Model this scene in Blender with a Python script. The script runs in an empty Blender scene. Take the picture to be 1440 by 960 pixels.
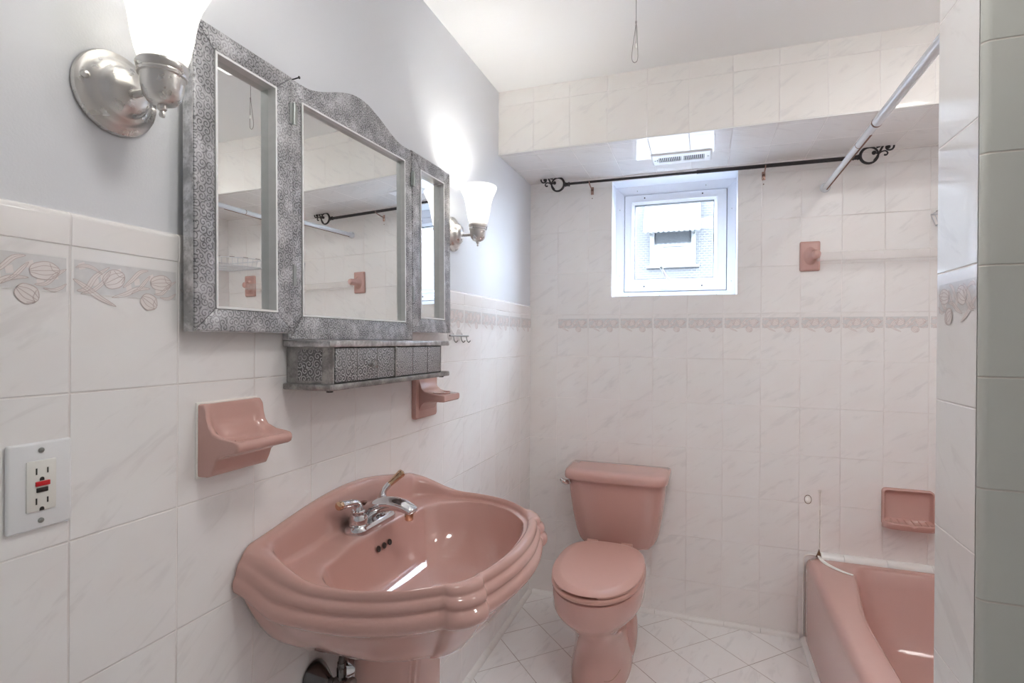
import bpy, bmesh, math, random
from mathutils import Vector, Matrix
random.seed(7)
C = bpy.context.scene.collection
PI = math.pi

# ------------------------------------------------------------------ helpers
def newbm(): return bmesh.new()

def origin(o):
    p = Vector((0, 0, 0))
    while o is not None:
        p += o.location; o = o.parent
    return p

def obj(name, bm, mat, parent=None, smooth=True, subsurf=0, loc=None, angle=35):
    """link a bmesh (given in world coordinates) as one mesh object"""
    base = origin(parent)
    l = Vector(loc) - base if loc is not None else Vector((0, 0, 0))
    bmesh.ops.remove_doubles(bm, verts=bm.verts, dist=1e-6)
    bmesh.ops.recalc_face_normals(bm, faces=bm.faces)
    bmesh.ops.translate(bm, verts=bm.verts, vec=-(base + l))
    me = bpy.data.meshes.new(name)
    bm.to_mesh(me); bm.free()
    o = bpy.data.objects.new(name, me); C.objects.link(o)
    o.location = l
    if parent is not None: o.parent = parent
    for m in (mat if isinstance(mat, (list, tuple)) else [mat]): me.materials.append(m)
    if smooth:
        for p in me.polygons: p.use_smooth = True
        if subsurf == 0:
            me.set_sharp_from_angle(angle=math.radians(angle))
    if subsurf:
        s = o.modifiers.new('sub', 'SUBSURF'); s.levels = subsurf; s.render_levels = subsurf
    return o

def thing(name, label, cat, loc, group=None):
    o = bpy.data.objects.new(name, None); C.objects.link(o)
    o.location = loc; o.empty_display_size = .05
    o['label'] = label; o['category'] = cat
    if group: o['group'] = group
    return o

def tag(o, label, cat, group=None):
    o['label'] = label; o['category'] = cat
    if group: o['group'] = group
    return o

def struct(o):
    o['kind'] = 'structure'; return o

def box(bm, lo, hi, bev=0.0, seg=2, M=None):
    x0, y0, z0 = lo; x1, y1, z1 = hi
    vs = [bm.verts.new(p) for p in ((x0,y0,z0),(x1,y0,z0),(x1,y1,z0),(x0,y1,z0),(x0,y0,z1),(x1,y0,z1),(x1,y1,z1),(x0,y1,z1))]
    fs = [bm.faces.new([vs[i] for i in f]) for f in ((3,2,1,0),(4,5,6,7),(0,1,5,4),(1,2,6,5),(2,3,7,6),(3,0,4,7))]
    geo = vs
    if bev > 0:
        es = list({e for f in fs for e in f.edges})
        r = bmesh.ops.bevel(bm, geom=es, offset=bev, segments=seg, profile=.5, affect='EDGES')
        geo = list({v for f in r['faces'] for v in f.verts} | {v for v in vs if v.is_valid})
    if M is not None:
        bmesh.ops.transform(bm, matrix=M, verts=geo)
    return geo

def loft(bm, rings, closed=True, cap0=False, cap1=False, mat=0):
    R = [[bm.verts.new(p) for p in r] for r in rings]
    n = len(R[0])
    for a, b in zip(R[:-1], R[1:]):
        for i in range(n if closed else n - 1):
            j = (i + 1) % n
            f = bm.faces.new((a[i], a[j], b[j], b[i])); f.material_index = mat
    if cap0: bm.faces.new(R[0][::-1]).material_index = mat
    if cap1: bm.faces.new(R[-1]).material_index = mat
    return R

def frame_from(d):
    d = d.normalized()
    a = Vector((0, 0, 1)) if abs(d.z) < .9 else Vector((1, 0, 0))
    u = d.cross(a).normalized(); v = d.cross(u)
    return u, v

def tube(bm, pts, r, n=10, cap=True):
    """swept round tube through pts; r one radius or one per point"""
    P = [Vector(p) for p in pts]
    rr = r if isinstance(r, (list, tuple)) else [r] * len(P)
    rings = []; u = None
    for i, p in enumerate(P):
        d = (P[min(i+1, len(P)-1)] - P[max(i-1, 0)]).normalized()
        if u is None: u, v = frame_from(d)
        else:
            u = (u - d * u.dot(d)).normalized(); v = d.cross(u)
        rings.append([p + (u * math.cos(2*PI*k/n) + v * math.sin(2*PI*k/n)) * rr[i] for k in range(n)])
    loft(bm, rings, True, cap, cap)

def lathe(bm, prof, centre, axis='Z', n=32, cap0=False, cap1=False, M=None, sy=1.0):
    """prof: (radius, height) pairs about an axis"""
    rings = []
    for r, h in prof:
        ring = []
        for k in range(n):
            a = 2*PI*k/n; c, s = r*math.cos(a), r*math.sin(a)*sy
            if axis == 'Z': p = Vector((c, s, h))
            elif axis == 'X': p = Vector((h, c, s))
            else: p = Vector((c, h, s))
            if M is not None: p = M @ p
            ring.append(p + Vector(centre))
        rings.append(ring)
    loft(bm, rings, True, cap0, cap1)

def catmull(pts, n=8, closed=False):
    P = [Vector(p) for p in pts]; out = []
    N = len(P); rng = range(N if closed else N - 1)
    for i in rng:
        if closed: a, b, c, d = P[(i-1) % N], P[i], P[(i+1) % N], P[(i+2) % N]
        else: a, b, c, d = P[max(i-1, 0)], P[i], P[i+1], P[min(i+2, N-1)]
        for k in range(n):
            t = k / n
            out.append(.5*((2*b) + (c-a)*t + (2*a-5*b+4*c-d)*t*t + (3*b-a-3*c+d)*t**3))
    if not closed: out.append(P[-1])
    return out

def resample(pts, n, closed=False):
    P = [Vector(p) for p in pts]
    if closed: P = P + [P[0]]
    L = [0]
    for a, b in zip(P[:-1], P[1:]): L.append(L[-1] + (b-a).length)
    out = []; m = n if closed else n - 1
    j = 0
    for k in range(n):
        s = L[-1] * k / m
        while j < len(L) - 2 and L[j+1] < s: j += 1
        t = (s - L[j]) / max(1e-9, L[j+1] - L[j])
        out.append(P[j].lerp(P[j+1], min(1, max(0, t))))
    return out

def sstep(a, b, x):
    t = min(1, max(0, (x - a) / (b - a))); return t*t*(3-2*t)

def prism(bm, poly, d, mat=0):
    """extrude a polygon (list of 3D points) along the vector d"""
    a = [bm.verts.new(p) for p in poly]; b = [bm.verts.new(Vector(p) + Vector(d)) for p in poly]
    n = len(a)
    fs = [bm.faces.new(a[::-1]), bm.faces.new(b)]
    for i in range(n): fs.append(bm.faces.new((a[i], a[(i+1) % n], b[(i+1) % n], b[i])))
    for f in fs: f.material_index = mat
    return a + b

# ------------------------------------------------------------------ materials
class NT:
    def __init__(s, name):
        s.m = bpy.data.materials.new(name); s.m.use_nodes = True
        s.t = s.m.node_tree; s.t.nodes.clear()
        s.out = s.t.nodes.new('ShaderNodeOutputMaterial')
    def n(s, kind, **kw):
        o = s.t.nodes.new('ShaderNode' + kind)
        for k, v in kw.items(): setattr(o, k, v)
        return o
    def l(s, a, b): s.t.links.new(a, b)
    def val(s, sock, x):
        if hasattr(x, 'is_linked') or hasattr(x, 'links'): s.l(x, sock)
        else: sock.default_value = x
    def math(s, op, a, b=0.0, c=None, clamp=False):
        o = s.n('Math', operation=op, use_clamp=clamp)
        s.val(o.inputs[0], a); s.val(o.inputs[1], b)
        if c is not None: s.val(o.inputs[2], c)
        return o.outputs[0]
    def mix(s, f, a, b):
        o = s.n('Mix', data_type='RGBA'); s.val(o.inputs[0], f)
        for k, x in ((6, a), (7, b)):
            if isinstance(x, tuple): x = (*x, 1) if len(x) == 3 else x
            s.val(o.inputs[k], x)
        return o.outputs[2]
    def ramp(s, f, stops):
        o = s.n('ValToRGB'); s.l(f, o.inputs[0])
        e = o.color_ramp.elements
        while len(e) < len(stops): e.new(.5)
        for el, (p, c) in zip(e, stops):
            el.position = p; el.color = (*c, 1) if len(c) == 3 else c
        return o.outputs[0]
    def maprange(s, v, a, b, c, d):
        o = s.n('MapRange'); o.interpolation_type = 'SMOOTHSTEP'
        s.val(o.inputs[0], v)
        for i, x in enumerate((a, b, c, d)): s.val(o.inputs[i+1], x)
        return o.outputs[0]
    def bsdf(s, color=(.8,.8,.8), rough=.5, metal=0.0, normal=None, spec=.5, coat=0.0, **kw):
        p = s.n('BsdfPrincipled')
        s.val(p.inputs['Base Color'], (*color, 1) if isinstance(color, tuple) and len(color) == 3 else color)
        s.val(p.inputs['Roughness'], rough); s.val(p.inputs['Metallic'], metal)
        p.inputs['Specular IOR Level'].default_value = spec
        p.inputs['Coat Weight'].default_value = coat; p.inputs['Coat Roughness'].default_value = .03
        if normal is not None: s.l(normal, p.inputs['Normal'])
        for k, v in kw.items(): s.val(p.inputs[k.replace('_', ' ')], v)
        s.l(p.outputs[0], s.out.inputs[0])
        return p
    def bump(s, h, dist=.001, strength=1.0, normal=None):
        b = s.n('Bump'); b.inputs['Distance'].default_value = dist; b.inputs['Strength'].default_value = strength
        s.l(h, b.inputs['Height'])
        if normal is not None: s.l(normal, b.inputs['Normal'])
        return b.outputs[0]
    def coords(s):
        tc = s.n('TexCoord'); sp = s.n('SeparateXYZ'); s.l(tc.outputs['Object'], sp.inputs[0])
        return tc.outputs['Object'], sp.outputs
    def noise(s, vec, scale, detail=2.0, rough=.5, dist=0.0):
        o = s.n('TexNoise'); s.l(vec, o.inputs['Vector'])
        o.inputs['Scale'].default_value = scale; o.inputs['Detail'].default_value = detail
        o.inputs['Roughness'].default_value = rough; o.inputs['Distortion'].default_value = dist
        return o.outputs[0]
    def vec(s, a, b, c=0.0):
        o = s.n('CombineXYZ'); s.val(o.inputs[0], a); s.val(o.inputs[1], b); s.val(o.inputs[2], c); return o.outputs[0]

def simple(name, color, rough=.4, metal=0.0, spec=.5, coat=0.0, noise_amt=0.0, nscale=40, bump=0.0, bscale=200):
    t = NT(name); vec, sp = t.coords(); nrm = None; col = color
    if noise_amt:
        f = t.noise(vec, nscale, 3)
        col = t.mix(f, tuple(c*(1-noise_amt) for c in color), tuple(min(1, c*(1+noise_amt)) for c in color))
    if bump: nrm = t.bump(t.noise(vec, bscale, 3), bump)
    t.bsdf(col, rough, metal, nrm, spec, coat)
    return t.m

def tile_mat(name, ua, uoff, uw, va, voff, vh, base=(.86,.845,.83), vein=(.72,.705,.695), grout=(.86,.83,.81), gw=.0011, diag=False, rough=.045, groutdark=.25, veinamt=.55, dark=(.30,.22,.19)):
    t = NT(name); vec, sp = t.coords(); ax = {'X': 0, 'Y': 1, 'Z': 2}
    a, b = sp[ax[ua]], sp[ax[va]]
    if diag:
        a2 = t.math('MULTIPLY', t.math('ADD', a, b), .70711); b2 = t.math('MULTIPLY', t.math('SUBTRACT', b, a), .70711); a, b = a2, b2
    U = t.math('DIVIDE', t.math('SUBTRACT', a, uoff), uw); V = t.math('DIVIDE', t.math('SUBTRACT', b, voff), vh)
    def edge(x, w):
        f = t.math('FRACT', x); d = t.math('MINIMUM', f, t.math('SUBTRACT', 1.0, f)); return t.math('MULTIPLY', d, w)
    d = t.math('MINIMUM', edge(U, uw), edge(V, vh))
    g = t.maprange(d, gw*.6, gw*1.7, 1.0, 0.0)
    iu, iv = t.math('FLOOR', U), t.math('FLOOR', V)
    wn = t.n('TexWhiteNoise', noise_dimensions='2D'); t.l(t.vec(iu, iv), wn.inputs['Vector'])
    r = wn.outputs['Value']
    # diagonal marble veins, shifted tile by tile
    p = t.math('ADD', t.math('MULTIPLY', a, .55), t.math('MULTIPLY', b, -.84))
    q = t.math('ADD', t.math('MULTIPLY', a, .84), t.math('MULTIPLY', b, .55))
    mv = t.vec(t.math('MULTIPLY', p, 2.6), t.math('MULTIPLY', q, .62), t.math('MULTIPLY', r, 7.0))
    n1 = t.noise(mv, 13, 4, .6, .5)
    n2 = t.noise(t.vec(t.math('MULTIPLY', p, 1.6), t.math('MULTIPLY', q, .8), t.math('MULTIPLY', r, 3.0)), 9, 2)
    v1 = t.maprange(n1, .53, .70, 0.0, veinamt)
    c = t.mix(v1, base, vein)
    c = t.mix(t.maprange(n2, .35, .7, 0.0, .35), c, (base[0]*.97, base[1]*.93, base[2]*.925))
    c = t.mix(t.math('MULTIPLY', r, .10), c, (base[0]*.93, base[1]*.90, base[2]*.90))
    gn = t.noise(vec, 7, 2)
    gc = t.mix(t.maprange(gn, .52-.3*groutdark, .75, 0.0, groutdark), grout, dark)
    c = t.mix(g, c, gc)
    # glaze: slight waviness plus the grout groove and a small random tilt per tile
    wn2 = t.n('TexWhiteNoise', noise_dimensions='2D'); t.l(t.vec(iv, iu), wn2.inputs['Vector'])
    tilt = t.math('ADD', t.math('MULTIPLY', a, t.math('MULTIPLY', t.math('SUBTRACT', r, .5), .007)), t.math('MULTIPLY', b, t.math('MULTIPLY', t.math('SUBTRACT', wn2.outputs['Value'], .5), .007)))
    h = t.math('ADD', t.math('MULTIPLY', t.noise(vec, 14, 1), .00022), tilt)
    h = t.math('SUBTRACT', h, t.math('MULTIPLY', g, .0006))
    nrm = t.bump(h, 1.0)
    t.bsdf(c, t.math('ADD', t.math('MULTIPLY', g, .5), rough), 0.0, nrm, .5)
    return t.m

def embossed_mat(name, base=(.40,.40,.41), scale=48.0, line=.35, light=False, shift=0.0):
    """pewter sheet pressed with scrolls; line: how far the scroll lines differ from the ground"""
    t = NT(name); vec, sp = t.coords()
    u = t.math('MULTIPLY', t.math('ADD', t.math('SUBTRACT', sp[1], sp[0]), shift), scale); v = t.math('MULTIPLY', sp[2], scale)
    vo = t.n('TexVoronoi', voronoi_dimensions='2D'); t.l(t.vec(u, v), vo.inputs['Vector'])
    vo.inputs['Scale'].default_value = 1.0; vo.inputs['Randomness'].default_value = .55
    ps = t.n('SeparateXYZ'); t.l(vo.outputs['Position'], ps.inputs[0]); cs = t.n('SeparateColor'); t.l(vo.outputs['Color'], cs.inputs[0])
    dx, dy = t.math('SUBTRACT', u, ps.outputs[0]), t.math('SUBTRACT', v, ps.outputs[1])
    ang = t.math('MULTIPLY', t.math('ARCTAN2', dy, dx), t.math('ADD', t.math('MULTIPLY', t.math('GREATER_THAN', cs.outputs[0], .5), 2.0), -1.0))
    s = t.math('SINE', t.math('ADD', t.math('MULTIPLY', vo.outputs['Distance'], 16.0), t.math('ADD', ang, t.math('MULTIPLY', cs.outputs[1], 6.28))))
    ln = t.maprange(s, -.90, -.15, 1.0, 0.0)          # thin scroll lines
    wear = t.noise(vec, 24, 4, .65)
    fine = t.noise(vec, 240, 3, .6)
    ground = t.mix(t.maprange(wear, .38, .68, 0.0, 1.0), tuple(x*.80 for x in base), tuple(min(1, x*1.30) for x in base))
    ground = t.mix(t.maprange(fine, .5, .8, 0.0, .45), ground, tuple(x*.55 for x in base))
    lc = tuple(min(1, x/line) for x in base) if light else tuple(x*line for x in base)
    c = t.mix(t.math('MULTIPLY', ln, t.maprange(wear, .30, .72, 1.0, .35)), ground, lc)
    h = t.math('ADD', t.math('MULTIPLY', ln, .8 if light else -.8), t.math('MULTIPLY', fine, .25))
    t.bsdf(c, .45, .55, t.bump(h, .0008), .5)
    return t.m

def worn_metal(name, base=(.45,.45,.46), rough=.35, metal=.8):
    t = NT(name); vec, sp = t.coords()
    f = t.noise(vec, 35, 4, .7); g = t.noise(vec, 190, 3, .6)
    c = t.mix(t.maprange(f, .35, .7, 0.0, 1.0), tuple(x*.62 for x in base), tuple(min(1, x*1.25) for x in base))
    c = t.mix(t.maprange(g, .55, .75, 0.0, .6), c, tuple(x*.4 for x in base))
    t.bsdf(c, rough, metal, t.bump(g, .0004), .5)
    return t.m

Z0 = 1.4015; ROW = .2045
PINK = (.575, .345, .305)
M = {}
M['tile_back'] = tile_mat('back wall tile', 'X', -.0155, .154, 'Z', Z0, ROW)
M['tile_left'] = tile_mat('left wall tile', 'Y', .4903, .1615, 'Z', Z0, ROW, base=(.86,.85,.84))
M['tile_soffit'] = tile_mat('soffit face tile', 'X', -.0035, .154, 'Z', 2.063, ROW, base=(.87,.85,.82))
M['tile_soffit_under'] = tile_mat('soffit underside tile', 'X', -.0035, .154, 'Y', 2.162, ROW)
M['tile_side'] = tile_mat('partition tile', 'Y', .923, .1615, 'Z', Z0-.014, ROW, base=(.86,.85,.835), rough=.05)
M['tile_right'] = tile_mat('alcove tile', 'Y', 2.589, .154, 'Z', Z0, ROW)
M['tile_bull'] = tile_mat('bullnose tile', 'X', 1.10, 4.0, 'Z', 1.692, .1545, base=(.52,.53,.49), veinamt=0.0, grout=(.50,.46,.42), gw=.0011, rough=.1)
M['tile_cap'] = tile_mat('bullnose cap tile', 'Y', .4903, .1615, 'Z', 0.9, 4.0, base=(.87,.85,.835), veinamt=0.12)
M['floor'] = tile_mat('floor tile', 'X', (.859+2.4445)*.70711, .203, 'Y', (2.4445-.859)*.70711, .203, base=(.87,.875,.865), vein=(.72,.725,.72), grout=(.45,.40,.37), gw=.0010, diag=True, groutdark=.7, veinamt=.6, dark=(.20,.12,.10), rough=.14)
M['white_trim'] = simple('white glazed trim', (.80,.79,.77), .15, bump=.0004, bscale=60)
M['paint'] = simple('pale grey wall paint', (.72,.735,.765), .55, bump=.0002, bscale=300)
M['ceiling'] = simple('white ceiling paint', (.87,.875,.87), .6, bump=.0003, bscale=120)
M['pink'] = simple('pink vitreous china', PINK, .055, coat=.3)
M['pink_plastic'] = simple('pink toilet seat plastic', (.57,.33,.275), .38)
M['pink_enamel'] = simple('pink bath enamel', (.575,.345,.305), .06, coat=.35)
M['dark_hole'] = simple('dark opening', (.03,.015,.012), .5)
M['caulk'] = simple('white caulk', (.90,.88,.84), .45, noise_amt=.06, nscale=120)
M['grime'] = simple('brown grime', (.20,.11,.06), .7, noise_amt=.3)
M['chrome'] = simple('polished chrome', (.72,.72,.74), .06, 1.0)
M['brass'] = simple('polished brass', (.72,.50,.34), .15, 1.0)
M['bronze_knob'] = simple('rose bronze', (.45,.30,.26), .25, 1.0)
def nickel():
    t = NT('brushed nickel'); vec, sp = t.coords()
    r = t.math('ADD', t.math('MULTIPLY', t.noise(vec, 60, 3), .06), .25)
    spots = t.noise(vec, 55, 2)
    c = t.mix(t.maprange(spots, .76, .79, 0.0, .4), (.72,.70,.675), (.32,.20,.13))
    t.bsdf(c, r, 1.0, None, .5); return t.m
M['nickel'] = nickel()
M['iron'] = simple('black iron', (.018,.016,.018), .35)
M['white_metal'] = simple('white enamelled tube', (.72,.74,.77), .22)
M['rust'] = simple('rusted steel', (.17,.08,.045), .75, noise_amt=.4, nscale=90)
M['white_plastic'] = simple('white plastic', (.80,.81,.82), .28)
M['vinyl'] = simple('white window vinyl', (.80,.825,.88), .3)
M['black_plastic'] = simple('black plastic', (.02,.02,.02), .35)
M['red_plastic'] = simple('red plastic', (.55,.012,.02), .3)
M['steel'] = simple('dull steel', (.38,.40,.39), .35, .9)
M['emboss'] = embossed_mat('embossed pewter', (.49,.49,.505), 72.0, .26)
M['emboss_dark'] = embossed_mat('dark embossed pewter', (.20,.20,.205), 66.0, .28, True)
M['emboss_drawer'] = embossed_mat('pitted embossed pewter', (.27,.27,.28), 82.0, .36, True, .03)
M['worn'] = worn_metal('worn pewter sheet', (.60,.60,.61), .32)
M['lip'] = simple('bright pewter lip', (.84,.85,.85), .33, .2, noise_amt=.08, nscale=60)
M['worn_dark'] = worn_metal('tarnished pewter sheet', (.36,.355,.35), .4)
M['mirror'] = simple('mirror silver', (.86,.885,.875), .004, 1.0)
M['cord'] = simple('grey cord', (.28,.26,.25), .8)
M['braid'] = simple('braided hose', (.13,.115,.11), .4, .6, bump=.0006, bscale=500)
M['dark_chrome'] = simple('tarnished chrome', (.16,.15,.15), .22, 1.0)
M['slot'] = simple('vent darkness', (.05,.05,.055), .6)
M['line'] = simple('border line glaze', (.58,.49,.47), .12)
M['petal'] = simple('tulip glaze', (.82,.765,.745), .10)
M['band'] = simple('grey band glaze', (.70,.69,.685), .08, noise_amt=.10, nscale=70)
M['bandedge'] = simple('band edge glaze', (.82,.81,.80), .08)
def glass(name, tint=(.97,.98,1.0), glossy=.008):
    t = NT(name)
    tr = t.n('BsdfTransparent'); tr.inputs[0].default_value = (*tint, 1)
    g = t.n('BsdfGlossy'); g.inputs['Roughness'].default_value = .02
    mx = t.n('MixShader'); mx.inputs[0].default_value = glossy; t.l(tr.outputs[0], mx.inputs[1]); t.l(g.outputs[0], mx.inputs[2])
    t.l(mx.outputs[0], t.out.inputs[0]); return t.m
M['pane'] = glass('window glass')
def acrylic():
    t = NT('clear acrylic'); tr = t.n('BsdfTransparent'); tr.inputs[0].default_value = (.985,.98,.98,1)
    p = t.n('BsdfPrincipled'); p.inputs['Base Color'].default_value = (.85,.83,.82,1); p.inputs['Roughness'].default_value = .08
    mx = t.n('MixShader'); mx.inputs[0].default_value = .20; t.l(tr.outputs[0], mx.inputs[1]); t.l(p.outputs[0], mx.inputs[2])
    t.l(mx.outputs[0], t.out.inputs[0]); return t.m
M['acrylic'] = acrylic()
M['clear_glass'] = glass('clear knob glass', (.80,.80,.80), .25)
def shade_glass():
    t = NT('lit frosted glass')
    d = t.n('BsdfDiffuse'); d.inputs[0].default_value = (.9,.89,.86,1)
    tl = t.n('BsdfTranslucent'); tl.inputs[0].default_value = (.9,.89,.86,1)
    mx = t.n('MixShader'); mx.inputs[0].default_value = .10
    t.l(d.outputs[0], mx.inputs[1]); t.l(tl.outputs[0], mx.inputs[2])
    e = t.n('Emission'); e.inputs[0].default_value = (1,.985,.95,1); e.inputs[1].default_value = SHADE_EMIT
    ad = t.n('AddShader'); t.l(mx.outputs[0], ad.inputs[0]); t.l(e.outputs[0], ad.inputs[1])
    t.l(ad.outputs[0], t.out.inputs[0]); return t.m
SHADE_EMIT = .16
SCONCE_W = .75
CEIL_EMIT = .25
TUB_EMIT = 10.0
FILL_EMIT = 5.8  # strength of the added overhead fill
M['shade'] = shade_glass()
def dome_glass(name, e):
    t = NT(name); p = t.bsdf((.85,.85,.83), .3)
    p.inputs['Emission Color'].default_value = (1,.98,.95,1); p.inputs['Emission Strength'].default_value = e
    return t.m
M['dome'] = dome_glass('lit opal dome', TUB_EMIT)
M['dome_fill'] = dome_glass('lit opal fill dome', FILL_EMIT)
def diffuser():
    t = NT('ribbed light diffuser'); vec, sp = t.coords()
    h = t.math('SINE', t.math('MULTIPLY', sp[1], 900.0))
    p = t.bsdf((.85,.85,.82), .3, 0.0, t.bump(h, .001))
    p.inputs['Emission Color'].default_value = (1,.98,.95,1); p.inputs['Emission Strength'].default_value = CEIL_EMIT
    return t.m
M['diffuser'] = diffuser()

# ------------------------------------------------------------------ room
D = 2.589; XR = 1.975; H = 2.33; YF = -1.0
SY, SZ = 2.131, 2.063
def slab(name, lo, hi, mat, bev=0):
    bm = newbm(); box(bm, lo, hi, bev); return struct(obj(name, bm, mat, smooth=False))

slab('floor', (-.15, YF-.1, -.08), (XR+.15, D+.15, 0), M['floor'])
slab('ceiling', (-.15, YF-.1, H), (XR+.15, SY+.01, H+.08), M['ceiling'])
slab('wall_left', (-.15, YF-.1, 0), (-.006, D+.15, H), M['paint'])
slab('wall_right', (XR, YF-.1, 0), (XR+.15, D+.15, H), M['tile_right'])
slab('wall_front', (-.15, YF-.15, 0), (XR+.15, YF, H), M['paint'])
# tiled wainscot of the left wall with its bullnose cap
bm = newbm(); box(bm, (-.008, YF, 0), (0, D, Z0)); struct(obj('trim_1', bm, M['tile_left'], smooth=False))
bm = newbm()
cp = [(-.008, Z0), (.001, Z0), (.0015, 1.438)] + [(.0015-.0095*(1-math.cos(a*PI/8)), 1.438+.010*math.sin(a*PI/8)) for a in range(1, 5)]
prism(bm, [(x, YF, z) for x, z in cp], (0, D-YF, 0)); struct(obj('trim_2', bm, M['tile_cap'], smooth=True))
# back wall with the window opening
WX0, WX1, WZ0, WZ1 = .406, .964, 1.487, 2.040
bm = newbm()
def quad(pts, mat=0):
    f = bm.faces.new([bm.verts.new(p) for p in pts]); f.material_index = mat
xs, zs = [-.15, WX0, WX1, XR+.15], [0, WZ0, WZ1, H]
for y, flip in ((D, 0), (D+.15, 1)):
    for i in range(3):
        for k in range(3):
            if i == 1 and k == 1: continue
            quad([(xs[i], y, zs[k]), (xs[i+1], y, zs[k]), (xs[i+1], y, zs[k+1]), (xs[i], y, zs[k+1])])
for a, b in (((WX0, WZ0), (WX0, WZ1)), ((WX0, WZ1), (WX1, WZ1)), ((WX1, WZ1), (WX1, WZ0)), ((WX1, WZ0), (WX0, WZ0))):
    quad([(a[0], D, a[1]), (b[0], D, b[1]), (b[0], D+.15, b[1]), (a[0], D+.15, a[1])], 1)
struct(obj('wall_back', bm, [M['tile_back'], M['vinyl']], smooth=False))
# tiled soffit
bm = newbm()
def box2(lo, hi, fm):
    x0, y0, z0 = lo; x1, y1, z1 = hi
    v = [bm.verts.new(p) for p in ((x0,y0,z0),(x1,y0,z0),(x1,y1,z0),(x0,y1,z0),(x0,y0,z1),(x1,y0,z1),(x1,y1,z1),(x0,y1,z1))]
    for f, m in zip(((3,2,1,0),(4,5,6,7),(0,1,5,4),(1,2,6,5),(2,3,7,6),(3,0,4,7)), fm):
        bm.faces.new([v[i] for i in f]).material_index = m
box2((-.006, SY, SZ), (XR, D, H), (1, 0, 0, 0, 0, 0))
struct(obj('trim_3', bm, [M['tile_soffit'], M['tile_soffit_under']], smooth=False))
bm = newbm(); box(bm, (-.004, SY-.0015, SZ-.001), (XR, SY+.004, SZ+.005), .0012); struct(obj('trim_4', bm, M['white_trim']))
# partition at the foot of the bath: tiled side, bullnose tiles on the near face
PX, PY0, PY1 = 1.184, .918, 1.062
bm = newbm()
box2((PX, PY0+.006, 0), (XR, PY1, H), (0, 0, 0, 0, 0, 0))
rb = .011
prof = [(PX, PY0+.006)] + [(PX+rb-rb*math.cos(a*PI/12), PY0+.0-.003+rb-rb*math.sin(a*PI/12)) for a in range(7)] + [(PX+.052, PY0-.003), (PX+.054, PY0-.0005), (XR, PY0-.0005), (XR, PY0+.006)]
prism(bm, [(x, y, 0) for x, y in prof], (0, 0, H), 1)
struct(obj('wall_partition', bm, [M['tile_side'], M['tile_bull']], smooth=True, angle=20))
# quarter-round skirting
def qround(name, p0, p1, inward, r=.019, z=0.0, mat=None, gaps=()):
    p0, p1, inw = Vector(p0), Vector(p1), Vector(inward); L = (p1-p0); dirv = L.normalized()
    bm = newbm()
    cuts = [0] + list(gaps) + [L.length]
    for a, b in zip(cuts[:-1], cuts[1:]):
        prof = [Vector((0, 0, 0))] + [inw*(r*math.cos(t*PI/12)) + Vector((0, 0, r*math.sin(t*PI/12))) for t in range(7)]
        prism(bm, [p0 + dirv*(a+.0006) + Vector((0, 0, z)) + q for q in prof], dirv*(b-a-.0012))
    return struct(obj(name, bm, mat or M['white_trim'], angle=30))
qround('baseboard_left', (0, YF, 0), (0, D, 0), (1, 0, 0), gaps=[1+y for y in (.55,.71,.86,1.02,1.18,1.34,1.5,1.66,1.82,1.98,2.03,2.15,2.31,2.47)])
qround('baseboard_back', (.019, D, 0), (1.222, D, 0), (0, -1, 0), gaps=[.15*k for k in range(1, 8)])
qround('baseboard_right', (1.243, PY1, 0), (1.243, D-.019, 0), (-1, 0, 0), r=.021, gaps=[.16*k for k in range(1, 10)])
qround('trim_5', (1.30, D, .356), (XR, D, .356), (0, -1, 0), r=.026, gaps=[.085, .239, .393, .547])
qround('trim_6', (XR, D-.026, .356), (XR, PY1, .356), (-1, 0, 0), r=.026)

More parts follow.
